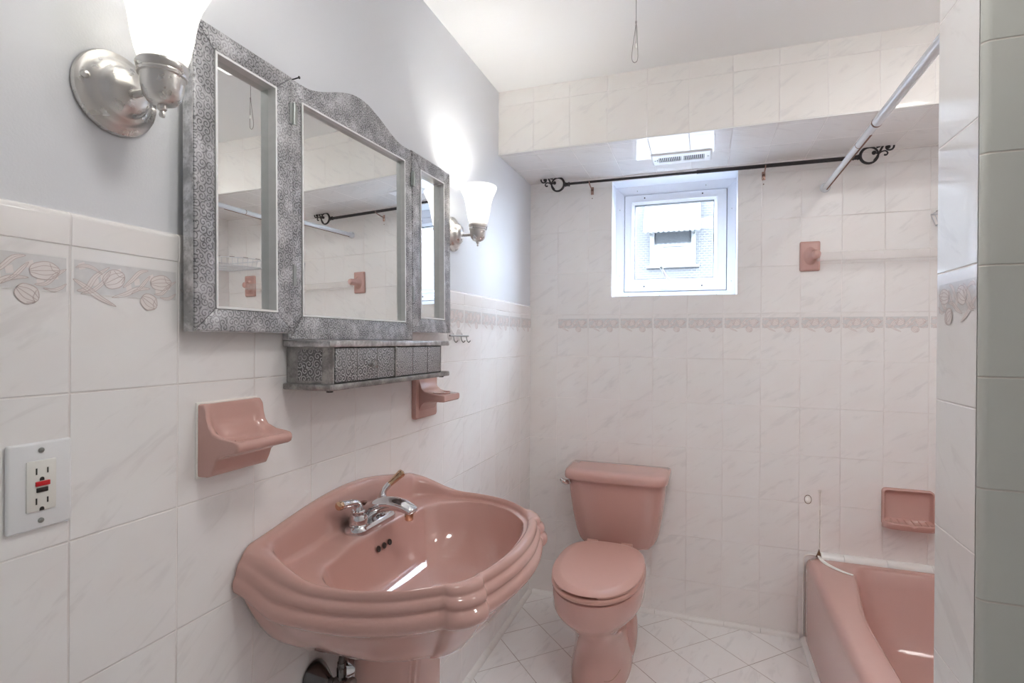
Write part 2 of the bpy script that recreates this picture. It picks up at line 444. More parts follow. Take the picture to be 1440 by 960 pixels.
# floral border band pressed into one row of tiles: lines, petals and band are pattern of the wall
def border(name, tiles, place, w, h):
    """place(tile, u, v, lift) -> point; v in metres below the tile's top edge"""
    bm = newbm(); cnt = [0]
    def face(pts, m, lift):
        lift = lift + cnt[0]*2.0e-6
        try: bm.faces.new([bm.verts.new(place(T, u, v, lift)) for u, v in pts]).material_index = m
        except ValueError: pass
    def ribbon(pts, wd, m=0, lift=.0007):
        P = [Vector((p[0]*w, p[1], 0)) for p in pts]; L = []; R = []
        for i, p in enumerate(P):
            d = (P[min(i+1, len(P)-1)] - P[max(i-1, 0)])
            if d.length < 1e-9: d = Vector((1, 0, 0))
            d.normalize(); nrm = Vector((-d.y, d.x, 0)) * wd * .5
            L.append(p+nrm); R.append(p-nrm)
        for i in range(len(P)-1):
            face([(q.x/w, q.y) for q in (L[i], L[i+1], R[i+1], R[i])], m, lift)
    def cur(pts, n=5): return [(p.x, p.y) for p in catmull([(a, b, 0) for a, b in pts], n)]
    def leaf(a, b, bulge, fat, fill=1):
        a, b = Vector((a[0]*w, a[1], 0)), Vector((b[0]*w, b[1], 0)); d = b-a; nn = Vector((-d.y, d.x, 0)).normalized()
        m = (a+b)/2 + nn*bulge
        e1 = cur([(a.x/w, a.y), ((m+nn*fat).x/w, (m+nn*fat).y), (b.x/w, b.y)], 6)
        e2 = cur([(a.x/w, a.y), ((m-nn*fat).x/w, (m-nn*fat).y), (b.x/w, b.y)], 6)
        if fill is not None:
            for i in range(len(e1)-1): face([e1[i], e1[i+1], e2[i+1], e2[i]], fill, .0005)
        ribbon(e1, .0009); ribbon(e2, .0009)
    def tulip(cu, cv, su, sv, rot):
        cnt[0] += 1
        def tr(x, y):
            c, s = math.cos(rot), math.sin(rot); x *= su; y *= sv
            return ((cu*w + x*c - y*s)/w, cv + x*s + y*c)
        out = [tr(math.cos(a)*(1+.025*math.cos(5*a)), math.sin(a)*(1+.025*math.cos(5*a))) for a in [2*PI*k/20 for k in range(20)]]
        face(out, 1, .0006); ribbon(out+[out[0]], .0010, 0, .0008)
        for s in (-.55, 0, .5):
            ribbon(cur([tr(-1, s*.2), tr(0, s), tr(.95, s*.45)]), .0008, 0, .0008)
        ribbon(cur([tr(.4, -.8), tr(.55, 0), tr(.9, .3), tr(.4, .75)]), .0008, 0, .0008)
    b0, b1 = .0184, .0655
    for T in tiles:
        cnt[0] = 0
        face([(.03, b0), (.97, b0), (.97, b1), (.03, b1)], 2, .0003)
        for k in range(9):   # lighter chips in the band
            cnt[0] += 1; u = .06 + .1*k + .02*math.sin(k*2.3); v = b0 + .006 + .03*((k*37) % 10)/10
            face([(u, v), (u+.05, v-.004), (u+.06, v+.006), (u+.01, v+.008)], 1, .0004)
        for v in (b0, b1): ribbon([(.03, v), (.97, v)], .0016, 3, .0006)
        def blade(pts, fat):
            cnt[0] += 1
            c = cur(pts, 6); n = len(c); P = [Vector((p[0]*w, p[1], 0)) for p in c]; A = []; B = []
            for i in range(n):
                d = (P[min(i+1, n-1)] - P[max(i-1, 0)]).normalized(); q = Vector((-d.y, d.x, 0)) * fat*math.sin(PI*i/(n-1))**.8
                A.append(((P[i]+q).x/w, (P[i]+q).y)); B.append(((P[i]-q).x/w, (P[i]-q).y))
            for i in range(n-1): face([A[i], A[i+1], B[i+1], B[i]], 1, .0005)
            ribbon(A, .0007); ribbon(B, .0007); ribbon(c[2:-2], .0005)
        blade([(.05, .062), (.13, .058), (.20, .040), (.32, .024)], .0034)
        blade([(.08, .066), (.18, .060), (.27, .046), (.33, .030)], .0026)
        blade([(.02, .046), (.12, .056), (.24, .070), (.38, .081)], .0038)
        blade([(.04, .030), (.10, .026), (.18, .028), (.26, .036)], .0022)
        blade([(.34, .068), (.46, .062), (.58, .052), (.70, .050)], .0034)
        blade([(.44, .052), (.52, .040), (.60, .026), (.68, .022)], .0030)
        blade([(.52, .060), (.60, .050), (.66, .038), (.70, .030)], .0024)
        blade([(.74, .058), (.82, .056), (.90, .042), (.97, .034)], .0026)
        blade([(.80, .062), (.87, .064), (.93, .060), (.97, .054)], .0022)
        tulip(.36, .041, .0165, .0135, -.55); tulip(.81, .039, .0175, .0120, -.12); tulip(.69, .071, .0140, .0125, .6)
    return struct(obj(name, bm, [M['line'], M['petal'], M['band'], M['bandedge']], smooth=False))
border('trim_7', [(-.0155+.154*k) for k in range(1, 13)] + [], lambda T, u, v, l: (T+u*.154, D-l, Z0-v), .154, ROW)
border('trim_8', [(.4903+.1615*k) for k in range(-2, 13)], lambda T, u, v, l: (l, min(T+u*.1615, D), Z0-v), .1615, ROW)
border('trim_9', [.923-.02], lambda T, u, v, l: (PX-l, T+.02+u*.135, Z0-.014-v), .135, ROW)

# ------------------------------------------------------------------ window
win = bpy.data.objects.new('window_1', None); C.objects.link(win); win.location = (.685, D+.12, WZ0); struct(win)
def ringframe(bm, o, i, y0, y1, bev=0.0, slope=0.0):
    """rectangular frame: o,i = (x0,z0,x1,z1) outer / inner, mitred, y0 front, y1 back; slope pushes the inner front edge back"""
    def rect(r, y): return [Vector((r[0], y, r[1])), Vector((r[2], y, r[1])), Vector((r[2], y, r[3])), Vector((r[0], y, r[3]))]
    rings = [rect(o, y1), rect(o, y0), rect(i, y0+slope), rect(i, y1), rect(o, y1)]
    loft(bm, rings)
yF = D+.118
bm = newbm(); ringframe(bm, (WX0, WZ0, WX1, WZ1), (.446, 1.518, .926, 2.002), yF, yF+.05, slope=.018); obj('frame', bm, M['vinyl'], win, angle=10)
bm = newbm(); ringframe(bm, (.444, 1.516, .928, 2.004), (.455, 1.527, .917, 1.993), yF+.030, yF+.049); obj('gap_shade', bm, M['slot'], win, angle=10)  # dark ring stands in for the shaded gap between sash and frame
bm = newbm(); ringframe(bm, (.4495, 1.5215, .9225, 1.9985), (.482, 1.566, .882, 1.966), yF+.012, yF+.05, slope=.0); obj('sash', bm, M['vinyl'], win, angle=10)
bm = newbm(); ringframe(bm, (.483, 1.567, .881, 1.965), (.496, 1.580, .868, 1.952), yF+.009, yF+.05, slope=.012); obj('glazing_bead', bm, M['vinyl'], win, angle=10)
bm = newbm(); ringframe(bm, (.495, 1.579, .869, 1.953), (.4985, 1.5825, .8655, 1.9495), yF+.022, yF+.05); obj('gasket', bm, M['slot'], win, angle=10)
bm = newbm(); box(bm, (.497, yF+.033, 1.581), (.867, yF+.037, 1.951)); obj('glass_pane', bm, M['pane'], win, smooth=False)
for x, z in ((.545, 1.983), (.815, 1.984), (.545, 1.545), (.815, 1.543)):
    bm = newbm(); lathe(bm, [(.0001, 0), (.0036, 0), (.0036, .004)], (x, yF+.0105, z), 'Y', 10); obj('screw', bm, M['black_plastic'], win)
for x, z in ((.51, 2.018), (.83, 2.02), (.425, 1.93), (.425, 1.60), (.945, 1.90), (.945, 1.56), (.47, 1.497), (.62, 1.497), (.88, 1.497)):
    bm = newbm(); lathe(bm, [(.0001, 0), (.0018, 0), (.0018, .012)], (x, yF+.001, z), 'Y', 8); obj('screw', bm, M['steel'], win)
bm = newbm(); box(bm, (.616, yF-.012, 1.533), (.738, yF+.013, 1.551), .004)
cr = obj('crank', bm, M['vinyl'], win)
bm = newbm(); tube(bm, [(.678, yF-.012, 1.546), (.676, yF-.030, 1.556), (.650, yF-.034, 1.592), (.634, yF-.034, 1.620)], [.008, .008, .0065, .006], 10)
obj('crank_arm', bm, M['vinyl'], cr)
bm = newbm(); lathe(bm, [(.0001, -.03), (.007, -.028), (.009, -.018), (.007, -.004), (.0001, -.002)], (.633, yF-.034, 1.626), 'Y', 12); obj('crank_knob', bm, M['steel'], cr)

# ------------------------------------------------------------------ house across the yard, seen through the window
M['brick'] = None
def brick_mat():
    t = NT('pale brick'); vec, sp = t.coords()
    b = t.n('TexBrick'); t.l(t.vec(sp[0], sp[2]), b.inputs['Vector'])
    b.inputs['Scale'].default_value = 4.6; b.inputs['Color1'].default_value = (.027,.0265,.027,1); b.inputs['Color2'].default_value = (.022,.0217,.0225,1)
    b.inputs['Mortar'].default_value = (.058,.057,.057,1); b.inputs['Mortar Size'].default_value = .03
    t.bsdf(b.outputs[0], .8); return t.m
HY = 13.0
hs = thing('neighbouring_house', 'pale brick house with a scalloped awning, seen through the window', 'house', (.13, HY, 0))
bm = newbm(); box(bm, (-7, HY, -.5), (8, HY+.3, 9.0)); obj('brick_wall', bm, brick_mat(), hs, smooth=False)
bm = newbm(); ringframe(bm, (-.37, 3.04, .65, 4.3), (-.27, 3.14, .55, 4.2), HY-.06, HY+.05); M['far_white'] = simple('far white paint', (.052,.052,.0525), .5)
hw = obj('window_frame', bm, M['far_white'], hs, smooth=False)
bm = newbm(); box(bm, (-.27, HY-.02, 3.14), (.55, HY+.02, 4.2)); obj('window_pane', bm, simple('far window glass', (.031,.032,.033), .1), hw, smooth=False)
bm = newbm(); ringframe(bm, (-.20, 3.14, .48, 3.52), (-.06, 3.19, .39, 3.47), HY-.05, HY-.021); obj('sash', bm, M['far_white'], hw, smooth=False)
bm = newbm(); box(bm, (-.45, HY-.10, 2.98), (.73, HY+.02, 3.04)); obj('window_ledge', bm, M['far_white'], hs, smooth=False)
bm = newbm()
N = 44; ya = HY-.8
top = [(-.45+1.20*k/N, HY, 4.75) for k in range(N+1)]
rowA = [(-.45+1.20*k/N, ya, 3.95) for k in range(N+1)]
rowB = [(-.45+1.20*k/N, ya-.005, 3.70-.025*abs(math.sin(PI*k*11/N))) for k in range(N+1)]
loft(bm, [top, rowA, rowB], closed=False)
loft(bm, [[Vector(p)+Vector((0, .02, -.01)) for p in r] for r in (top, rowA, rowB)], closed=False)
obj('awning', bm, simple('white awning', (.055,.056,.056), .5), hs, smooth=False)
for x in (-.36, .62):
    bm = newbm(); tube(bm, [(x, HY, 3.75), (x, ya, 3.98)], .025, 6); obj('awning_bracket', bm, M['steel'], hs)
bm = newbm(); box(bm, (-7, D+.15, 1.30), (8, HY, 1.38)); struct(obj('trim_10', bm, simple('yard paving', (.12,.12,.117), .8), smooth=False))

# ------------------------------------------------------------------ triptych mirror with drawers
mx = thing('triptych_mirror', 'three-panelled mirror in embossed pewter frame with drawer shelf below', 'mirror', (0, 1.12, 1.55))
def panel_matrix(x, y, z, a, b):
    n = Vector((1, a, b)).normalized(); w = (Vector((0, 0, 1)) - n*n.z).normalized(); u = w.cross(n)
    m = Matrix((( n.x, u.x, w.x, x), (n.y, u.y, w.y, y), (n.z, u.z, w.z, z), (0, 0, 0, 1)))
    return m
def board(bm, PM, poly, d0, d1, bev=.0025):
    old = set(bm.verts)
    vs = prism(bm, [Vector((d0, u, w)) for u, w in poly], (d1-d0, 0, 0))
    if bev:
        es = list({e for v in vs for e in v.link_edges if all(abs(q.co.x-d1) < 1e-6 for q in e.verts)})
        bmesh.ops.bevel(bm, geom=es, offset=bev, segments=2, profile=.5, affect='EDGES')
    for v in bm.verts:
        if v not in old: v.co = PM @ v.co
def make_panel(name, par, y0, y1, z0, z1, iy0, iy1, iz0, iz1, x, a, b, th=.024, rec=.017, arch=0.0, yc=None):
    yc = (y0+y1)/2; zc = 1.55
    PM = panel_matrix(x, yc, zc, a, b)
    U = lambda y: y-yc
    W = lambda z: z-zc
    O = [(U(y0), W(z0)), (U(y1), W(z0)), (U(y1), W(z1)), (U(y0), W(z1))]
    I = [(U(iy0), W(iz0)), (U(iy1), W(iz0)), (U(iy1), W(iz1)), (U(iy0), W(iz1))]
    bm = newbm()
    polys = [[O[0], O[1], I[1], I[0]], [O[1], O[2], I[2], I[1]]]
    if arch:
        pts = []
        n = 28; w = (y1-y0)
        for k in range(n+1):
            s = 1-2*k/n    # +1 at right, -1 at left
            h = 0.0 if abs(s) > .80 else arch*(.5+.5*math.cos(PI*s/.80))**.85
            pts.append((U((y0+y1)/2 + s*w/2), W(z1)+h))
        polys.append(pts + [I[3], I[2]])
    else: polys.append([O[2], O[3], I[3], I[2]])
    polys.append([O[3], O[0], I[0], I[3]])
    for p in polys: board(bm, PM, p, -th, 0)
    fr = obj(name, bm, [M['emboss']], par, angle=30)
    # plain lip lining the opening, and the glass at its back
    bm = newbm()
    t = .004
    def rect(r, d): return [PM @ Vector((d, u, w)) for u, w in r]
    J = [(I[0][0]+t, I[0][1]+t), (I[1][0]-t, I[1][1]+t), (I[2][0]-t, I[2][1]-t), (I[3][0]+t, I[3][1]-t)]
    loft(bm, [rect(I, -rec), rect(I, .0015), rect(J, .0015), rect(J, -rec)])
    obj('lip', bm, M['lip'], fr, angle=20)
    bm = newbm()
    vs = prism(bm, rect(I, -rec-.003), PM.to_3x3() @ Vector((.003, 0, 0)))
    obj('mirror_glass', bm, M['mirror'], fr, smooth=False)
    # plain side skin
    bm = newbm()
    e = .0012
    Oe = [(O[0][0]-e, O[0][1]-e), (O[1][0]+e, O[1][1]-e), (O[2][0]+e, O[2][1]+e), (O[3][0]-e, O[3][1]+e)]
    for k in (0, 1, 3) if arch else (0, 1, 2, 3):
        q = [Oe[k], Oe[(k+1) % 4], O[(k+1) % 4], O[k]]
        prism(bm, [PM @ Vector((-th, u, w)) for u, w in q], PM.to_3x3() @ Vector((th-.003, 0, 0)))
    obj('edge_strip', bm, M['worn'], fr, smooth=False)
    return fr, PM
CA, CB = -.0425, .0141
make_panel('centre_frame', mx, .887, 1.350, 1.2735, 1.814, .922, 1.314, 1.322, 1.778, .0255, CA, CB, th=.020, rec=.012, arch=.054)
make_panel('door', mx, .655, .882, 1.287, 1.809, .696, .838, 1.326, 1.770, .030, .007, .0133)
make_panel('door', mx, 1.353, 1.585, 1.297, 1.818, 1.397, 1.543, 1.337, 1.777, .0375, -.024, .0133)
for y, x, zz in ((.8845, .029, (1.735, 1.405)), (1.3515, .038, (1.735, 1.405))):
    for z in zz:
        bm = newbm(); tube(bm, [(x, y, z-.022), (x, y, z+.022)], .0032, 10)
        box(bm, (x-.003, y-.011, z-.020), (x-.001, y+.011, z+.020))
        obj('hinge', bm, M['steel'], mx)
# nail head holding it up
bm = newbm(); tube(bm, [(-.007, .915, 1.825), (.011, .917, 1.828), (.012, .917, 1.828), (.013, .917, 1.828)], [.0014, .0014, .0034, .0028], 10)
tag(obj('nail', bm, M['black_plastic']), 'dark nail in the wall above the left corner of the middle mirror', 'nail')
# shelf, carcass and drawers
def moulded(bm, y0, y1, x1, z0, z1):
    box(bm, (.001, y0, z0), (x1, y1, z1), min(.0035, (z1-z0)*.3), 2)
bm = newbm(); moulded(bm, .886, 1.424, .120, 1.2575, 1.2715); obj('shelf', bm, M['worn'], mx)
bm = newbm(); moulded(bm, .886, 1.424, .121, 1.169, 1.1825); obj('base_board', bm, M['worn_dark'], mx)
for y in (.905, 1.40):
    bm = newbm(); lathe(bm, [(.0001, 1.1655), (.007, 1.1655), (.007, 1.1695)], (.105, y, 0), 'Z', 12); obj('foot', bm, M['black_plastic'], mx)
bm = newbm()
box(bm, (.001, .899, 1.1825), (.117, .9035, 1.2575)); box(bm, (.001, 1.3705, 1.1825), (.117, 1.375, 1.2575))
box(bm, (.001, .9035, 1.1825), (.006, 1.3705, 1.2575)); box(bm, (.006, 1.1335, 1.1825), (.117, 1.1385, 1.2575))
cs = obj('carcass', bm, M['worn_dark'], mx, smooth=False)
bm = newbm(); box(bm, (.030, .8982, 1.188), (.090, .8992, 1.252)); obj('side_plaque', bm, M['emboss_dark'], cs, smooth=False)
for (ya, yb, mt, xf, knob) in ((.9095, 1.1325, 'emboss_dark', .1155, True), (1.1395, 1.3695, 'emboss_drawer', .1175, False)):
    bm = newbm(); box(bm, (xf-.006, ya, 1.1845), (xf, yb, 1.2555), .0015); box(bm, (.008, ya+.005, 1.186), (xf-.006, yb-.005, 1.240))
    dr = obj('drawer', bm, M[mt], mx)
    for fy in (.33, .67):
        bm = newbm(); tube(bm, [(xf, ya+(yb-ya)*fy, 1.1855), (xf, ya+(yb-ya)*fy, 1.2545)], .0014, 6); obj('beading', bm, M['worn_dark'], dr)
    if knob:
        bm = newbm(); lathe(bm, [(.003, 0), (.004, .004), (.0085, .007), (.011, .012), (.0095, .018), (.0045, .021), (.0001, .0215)], (xf, 1.030, 1.2195), 'X', 10)
        obj('knob', bm, M['clear_glass'], dr, smooth=False)
        bm = newbm(); lathe(bm, [(.0001, .0), (.006, .0), (.005, .004), (.002, .010), (.0001, .0105)], (xf, 1.030, 1.2195), 'X', 12); obj('knob_post', bm, M['worn'], dr)

# ------------------------------------------------------------------ wall lamps
def sconce(y, z, label):
    s = thing('wall_sconce', label, 'wall lamp', (-.006, y, z), 'wall lamps beside the mirror')
    bm = newbm()
    lathe(bm, [(.0001, .0), (.0600, .0), (.0605, .004), (.0590, .008), (.0545, .0105), (.0500, .012), (.0465, .0155), (.0430, .0195), (.0385, .021), (.0355, .0235), (.0335, .029), (.0290, .034), (.0215, .038), (.0120, .0405), (.0075, .041), (.0001, .041)], (-.006, y, z), 'X', 48)
    bp = obj('back_plate', bm, M['nickel'], s)
    for dy, dz in ((-.0485, .006), (.0485, -.006)):
        bm = newbm(); lathe(bm, [(.0058, .010), (.0054, .0155), (.0035, .0185), (.0001, .0195)], (-.006, y+dy, z+dz), 'X', 14); obj('cap_nut', bm, M['nickel'], bp)
    ax = .093; zc = z - .006
    bm = newbm(); tube(bm, [(.030, y, zc), (.036, y, zc), (.0365, y, zc), (ax-.02, y, zc)], [.0075, .0075, .0053, .0053], 14); obj('arm', bm, M['nickel'], s)
    bm = newbm()
    lathe(bm, [(.0001, -.024), (.010, -.0238), (.0185, -.020), (.0240, -.012), (.0270, .000), (.0280, .012), (.0283, .0155), (.0310, .0165), (.0318, .020), (.0305, .0225), (.0322, .0250), (.0335, .0300), (.0325, .0335), (.0290, .0340), (.0001, .0340)], (ax, y, zc), 'Z', 40)
    obj('socket_cup', bm, M['nickel'], s)
    bm = newbm(); lathe(bm, [(.0001, -.041), (.0032, -.0405), (.0042, -.037), (.0034, -.0335), (.0030, -.032), (.0058, -.030), (.0066, -.0275), (.0058, -.0245), (.0060, -.0225)], (ax, y, zc), 'Z', 16); obj('finial', bm, M['nickel'], s)
    b0 = zc + .031
    out = [(.0255, .0), (.0300, .006), (.0345, .020), (.0385, .040), (.0410, .058), (.0440, .076), (.0500, .096), (.0575, .112), (.0625, .123), (.0635, .130), (.0620, .1325), (.0605, .1305)]
    inn = [(.0555, .112), (.0475, .096), (.0415, .076), (.0385, .058), (.0360, .040), (.0320, .020), (.0270, .007), (.0230, .001)]
    bm = newbm(); lathe(bm, [(r, h+b0) for r, h in out+inn], (ax, y, 0), 'Z', 48); obj('glass_shade', bm, M['shade'], s)
    bm = newbm(); lathe(bm, [(.0001, .0), (.012, .001), (.013, .025), (.0001, .026)], (ax, y, b0+.003), 'Z', 16); obj('bulb_holder', bm, M['white_plastic'], s)
    L = bpy.data.lights.new('bulb_light', 'POINT'); L.energy = SCONCE_W; L.color = (1, .985, .96); L.shadow_soft_size = .018
    lo = bpy.data.objects.new('bulb_light', L); C.objects.link(lo); lo.parent = s
    lo.location = Vector((ax, y, b0+.068)) - s.location
sconce(.552, 1.636, 'brushed nickel wall sconce with white glass shade left of the mirror')
sconce(1.690, 1.642, 'brushed nickel wall sconce with white glass shade right of the mirror, nearer the window')

# ------------------------------------------------------------------ outlet
ot = thing('electrical_outlet', 'white two-socket outlet plate with red and black test buttons', 'outlet', (0, .4535, 1.0805))
bm = newbm(); box(bm, (.0, .4165, 1.0235), (.0065, .4905, 1.1375), .0035, 3); pl = obj('cover_plate', bm, M['white_plastic'], ot)
bm = newbm(); box(bm, (.005, .4365, 1.0475), (.0085, .4705, 1.1135), .0016); fc = obj('socket_face', bm, simple('ivory plastic', (.78,.775,.73), .3), ot)
for zc in (1.0995, 1.0605):
    for y, h in ((.4473, .0042), (.4600, .0036)):
        bm = newbm(); box(bm, (.0078, y-.0009, zc-h), (.0087, y+.0009, zc+h)); obj('slot', bm, M['black_plastic'], fc, smooth=False)
    bm = newbm()
    pts = [(.0027*math.cos(a), .0027*math.sin(a)) for a in [PI*k/8 for k in range(9)]] + [(-.0027, -.0022), (.0027, -.0022)]
    prism(bm, [(.0078, .4535+u, zc-.0105+w) for u, w in pts], (.0009, 0, 0)); obj('ground_hole', bm, M['black_plastic'], fc, smooth=False)
bm = newbm(); box(bm, (.0075, .4460, 1.0800), (.0106, .4622, 1.0862), .0008); obj('reset_button', bm, M['red_plastic'], fc)
bm = newbm(); box(bm, (.0075, .4472, 1.0718), (.0100, .4602, 1.0778), .0008); obj('test_button', bm, M['black_plastic'], fc)
for z in (1.1265, 1.0345):
    bm = newbm(); lathe(bm, [(.0035, .006), (.0034, .0075), (.0001, .0080)], (0, .4535, z), 'X', 14)
    box(bm, (.0078, .4508, z-.0005), (.0083, .4562, z+.0005)); obj('screw', bm, M['steel'], pl)

# ------------------------------------------------------------------ ceramic soap shelf and cup holder on the left wall
def soap_shelf():
    t = thing('soap_shelf', 'pink ceramic soap shelf on the left wall above the basin', 'soap dish', (0, .753, 1.10))
    y0, y1 = .688, .816; yc = (y0+y1)/2; hw = (y1-y0)/2
    # side silhouette (x out of wall, z): swept across the width as rounded rings
    bm = newbm()
    def ring(prof, w):  return prof
    top = [(.004, 1.160), (.013, 1.160), (.018, 1.154), (.020, 1.140), (.025, 1.124), (.035, 1.112), (.055, 1.104), (.078, 1.101), (.088, 1.0985)]
    front = [(.0915, 1.0955), (.0925, 1.089), (.090, 1.082), (.084, 1.0785)]
    under = [(.065, 1.0745), (.050, 1.070), (.042, 1.063), (.036, 1.048), (.030, 1.037), (.020, 1.034), (.001, 1.034)]
    prof = top + front + under + [(.001, 1.160)]
    n = len(prof)
    cx = sum(p[0] for p in prof)/n; cz = 1.095
    rings = []
    # the top surface sinks towards the middle, leaving raised rims at the sides and front
    def depth(a): return .012*(1-sstep(.66, .93, a))
    for q in (-1, -.995, -.97, -.93, -.88, -.83, -.78, -.73, -.66, -.5, 0, .5, .66, .73, .78, .83, .88, .93, .97, .995, 1):
        a_ = abs(q); inset = {1: .006, .995: .0025, .97: .0006}.get(a_, 0); dp = depth(a_); r = []
        for (x, z) in prof:
            xx, zz = x, z
            if inset:
                dx, dz = x-.03, z-cz; l = math.hypot(dx, dz)+1e-6
                if x > .002: xx = x-dx/l*inset
                zz = z-dz/l*inset
            elif (x, z) in top and x > .016:
                k = sstep(.015, .022, x)*(1-sstep(.070, .088, x))
                kb = 1-sstep(.020, .050, x)                     # back part recesses into the wall side, front part downwards
                xx = x - dp*.55*k*kb; zz = z - dp*k*(1-.55*kb)
            r.append((xx, yc+q*hw, zz))
        rings.append(r)
    loft(bm, rings, True, True, True)
    obj('body', bm, M['pink'], t, angle=60)
    bm = newbm()
    tube(bm, [(.050, yc-.030, 1.0930), (.050, yc+.030, 1.0930)], .0026, 8); obj('drain_rib', bm, M['pink'], t)
    bm = newbm(); tube(bm, [(.063, yc-.030, 1.0905), (.063, yc+.030, 1.0905)], .0026, 8); obj('drain_rib', bm, M['pink'], t)
    bm = newbm(); box(bm, (.0002, y0-.0030, 1.031), (.0028, y1+.003, 1.163), .001); obj('grout_bead', bm, M['caulk'], t)
soap_shelf()
def cup_holder():
    t = thing('toothbrush_holder', 'pink ceramic cup holder on the left wall under the drawers', 'cup holder', (0, 1.48, 1.09))
    y0, y1 = 1.412, 1.548; yc = 1.48
    bm = newbm()
    rings = []
    for x, ins in ((.0005, 0), (.010, 0), (.0145, .002), (.016, .006)):
        rings.append([(x, p.x, p.y) for p in [Vector((a, b)) for a, b in rrect(y0+ins, 1.033+ins, y1-ins, 1.167-ins, .010)]])
    loft(bm, rings, True, True, True); obj('plate', bm, M['pink'], t)
    # arm: curved top swooping into a tray with holes
    bm = newbm()
    P = [(.014, 1.160, .052, .004), (.018, 1.147, .052, .006), (.024, 1.128, .053, .010), (.036, 1.117, .055, .013), (.060, 1.112, .056, .012), (.085, 1.110, .055, .011), (.098, 1.109, .053, .0105), (.102, 1.1075, .051, .008)]
    rings = []
    for i, (x, z, hw, th) in enumerate(P):
        zb = z - 2*th if i else z-.06
        zb = {0: 1.055, 1: 1.062, 2: 1.074, 3: 1.084}.get(i, zb)
        rings.append([(x, yc+a, b) for a, b in rrect(-hw, zb, hw, z, min(.004, (z-zb)*.4))])
    loft(bm, rings, True, True, True); arm = obj('tray', bm, M['pink'], t)
    bm = newbm()
    for dy in (0,):
        n = 28
        pr = lambda r, z: [(.066+r*.62*math.cos(2*PI*k/n), yc+dy+r*math.sin(2*PI*k/n), z) for k in range(n)]
        loft(bm, [pr(.040, 1.1125), pr(.037, 1.1142), pr(.034, 1.1128), pr(.033, 1.104), pr(.0005, 1.1035)], True, False, True)
    obj('cup_hole', bm, M['pink'], t)
def rrect(x0, y0, x1, y1, r, n=4):
    out = []
    for cx, cy, a0 in ((x1-r, y0+r, -PI/2), (x1-r, y1-r, 0), (x0+r, y1-r, PI/2), (x0+r, y0+r, PI)):
        for k in range(n+1):
            a = a0 + PI/2*k/n; out.append((cx+r*math.cos(a), cy+r*math.sin(a)))
    return out
cup_holder()
# suction-cup hook rail
hk = thing('hook_rail', 'small clear hook rail with suction cups right of the mirror shelf', 'hook', (.0, 1.69, 1.288))
for y in (1.665, 1.735):
    bm = newbm(); lathe(bm, [(.021, .001), (.018, .004), (.010, .008), (.006, .014), (.0001, .0145)], (0, y, 1.292), 'X', 18); obj('suction_cup', bm, M['acrylic'], hk)
bm = newbm(); tube(bm, [(.018, 1.63, 1.2885), (.018, 1.78, 1.2885)], .0032, 8); obj('rail', bm, M['steel'], hk)
for y in (1.66, 1.72, 1.765):
    bm = newbm(); tube(bm, catmull([(.018, y, 1.288), (.020, y, 1.274), (.027, y, 1.266), (.034, y, 1.272)], 5), .0018, 8); obj('hook', bm, M['steel'], hk)

# ------------------------------------------------------------------ pedestal basin
YC = 1.101
sk = thing('pedestal_sink', 'pink pedestal wash basin with moulded rim on the left wall', 'sink', (.17, YC, 0))
NB, NS, NC, NF = 40, 34, 14, 44        # points: back, side, corner boss, front
def loop_from_half(back_y, back_x, side, boss, front):
    """one closed plan loop (x, v); half curves are given for v>0 from back to front centre"""
    side_p = resample(catmull([(a, b, 0) for a, b in side], 8), NS+1)
    boss_p = resample(catmull([(a, b, 0) for a, b in boss], 8), NC+1)
    front_p = resample(catmull([(a, b, 0) for a, b in front] + [(a, -b, 0) for a, b in front[-2::-1]], 8), NF+1)
    pts = []
    for k in range(NB):                                   # back, from +v to -v
        t = -1 + 2*k/NB
        pts.append((back_x(-t) if callable(back_x) else back_x, -t*back_y))
    neg = [(p.x, -p.y) for p in side_p[:-1]]
    pts += neg
    pts += [(p.x, -p.y) for p in boss_p[:-1]]
    pts += [(p.x, p.y) for p in front_p[::-1]][:-1]
    pts += [(p.x, p.y) for p in boss_p[::-1]][:-1]
    pts += [(p.x, p.y) for p in side_p[::-1]][:-1]
    return pts
S_OUT = [(.0, .345), (.03, .341), (.09, .336), (.17, .334), (.25, .322), (.32, .294), (.372, .258), (.392, .240)]
B_OUT = [(.392, .240), (.400, .244), (.416, .242), (.436, .226), (.449, .204), (.453, .186), (.446, .176)]
F_OUT = [(.446, .176), (.455, .150), (.466, .10), (.473, .05), (.475, .0)]
S_IN = [(.030, .262), (.055, .280), (.10, .295), (.17, .305), (.25, .302), (.32, .278), (.362, .245), (.380, .226)]
B_IN = [(.380, .226), (.386, .219), (.394, .210), (.402, .199), (.409, .186), (.414, .175), (.418, .162)]
F_IN = [(.418, .162), (.426, .135), (.434, .09), (.4385, .04), (.4395, 0)]
OUT = loop_from_half(.345, .0, S_OUT, B_OUT, F_OUT)
INN = loop_from_half(.262, .030, S_IN, B_IN, F_IN)
NP = len(OUT)
def backness(i): return 1.0 if i < NB else 0.0
def blend(f): return [((1-f)*o[0]+f*q[0], (1-f)*o[1]+f*q[1]) for o, q in zip(OUT, INN)]
def bossw(i):
    """1 on the corner bosses"""
    j = i - NB - NS
    j2 = i - (NB+NS+NC+NF)
    for q in (j, j2):
        if 0 <= q <= NC: return math.sin(PI*q/NC)**.6
    return 0.0
def zrim(x, v, rear):
    z = .834 + .042*(1-sstep(.0, .185, x))**1.2
    if rear: z = .876 + .046*math.cos(min(1, abs(v)/.335)*PI/2)**1.4
    return z
def zlow(x): return .040*(1-sstep(.0, .10, x))
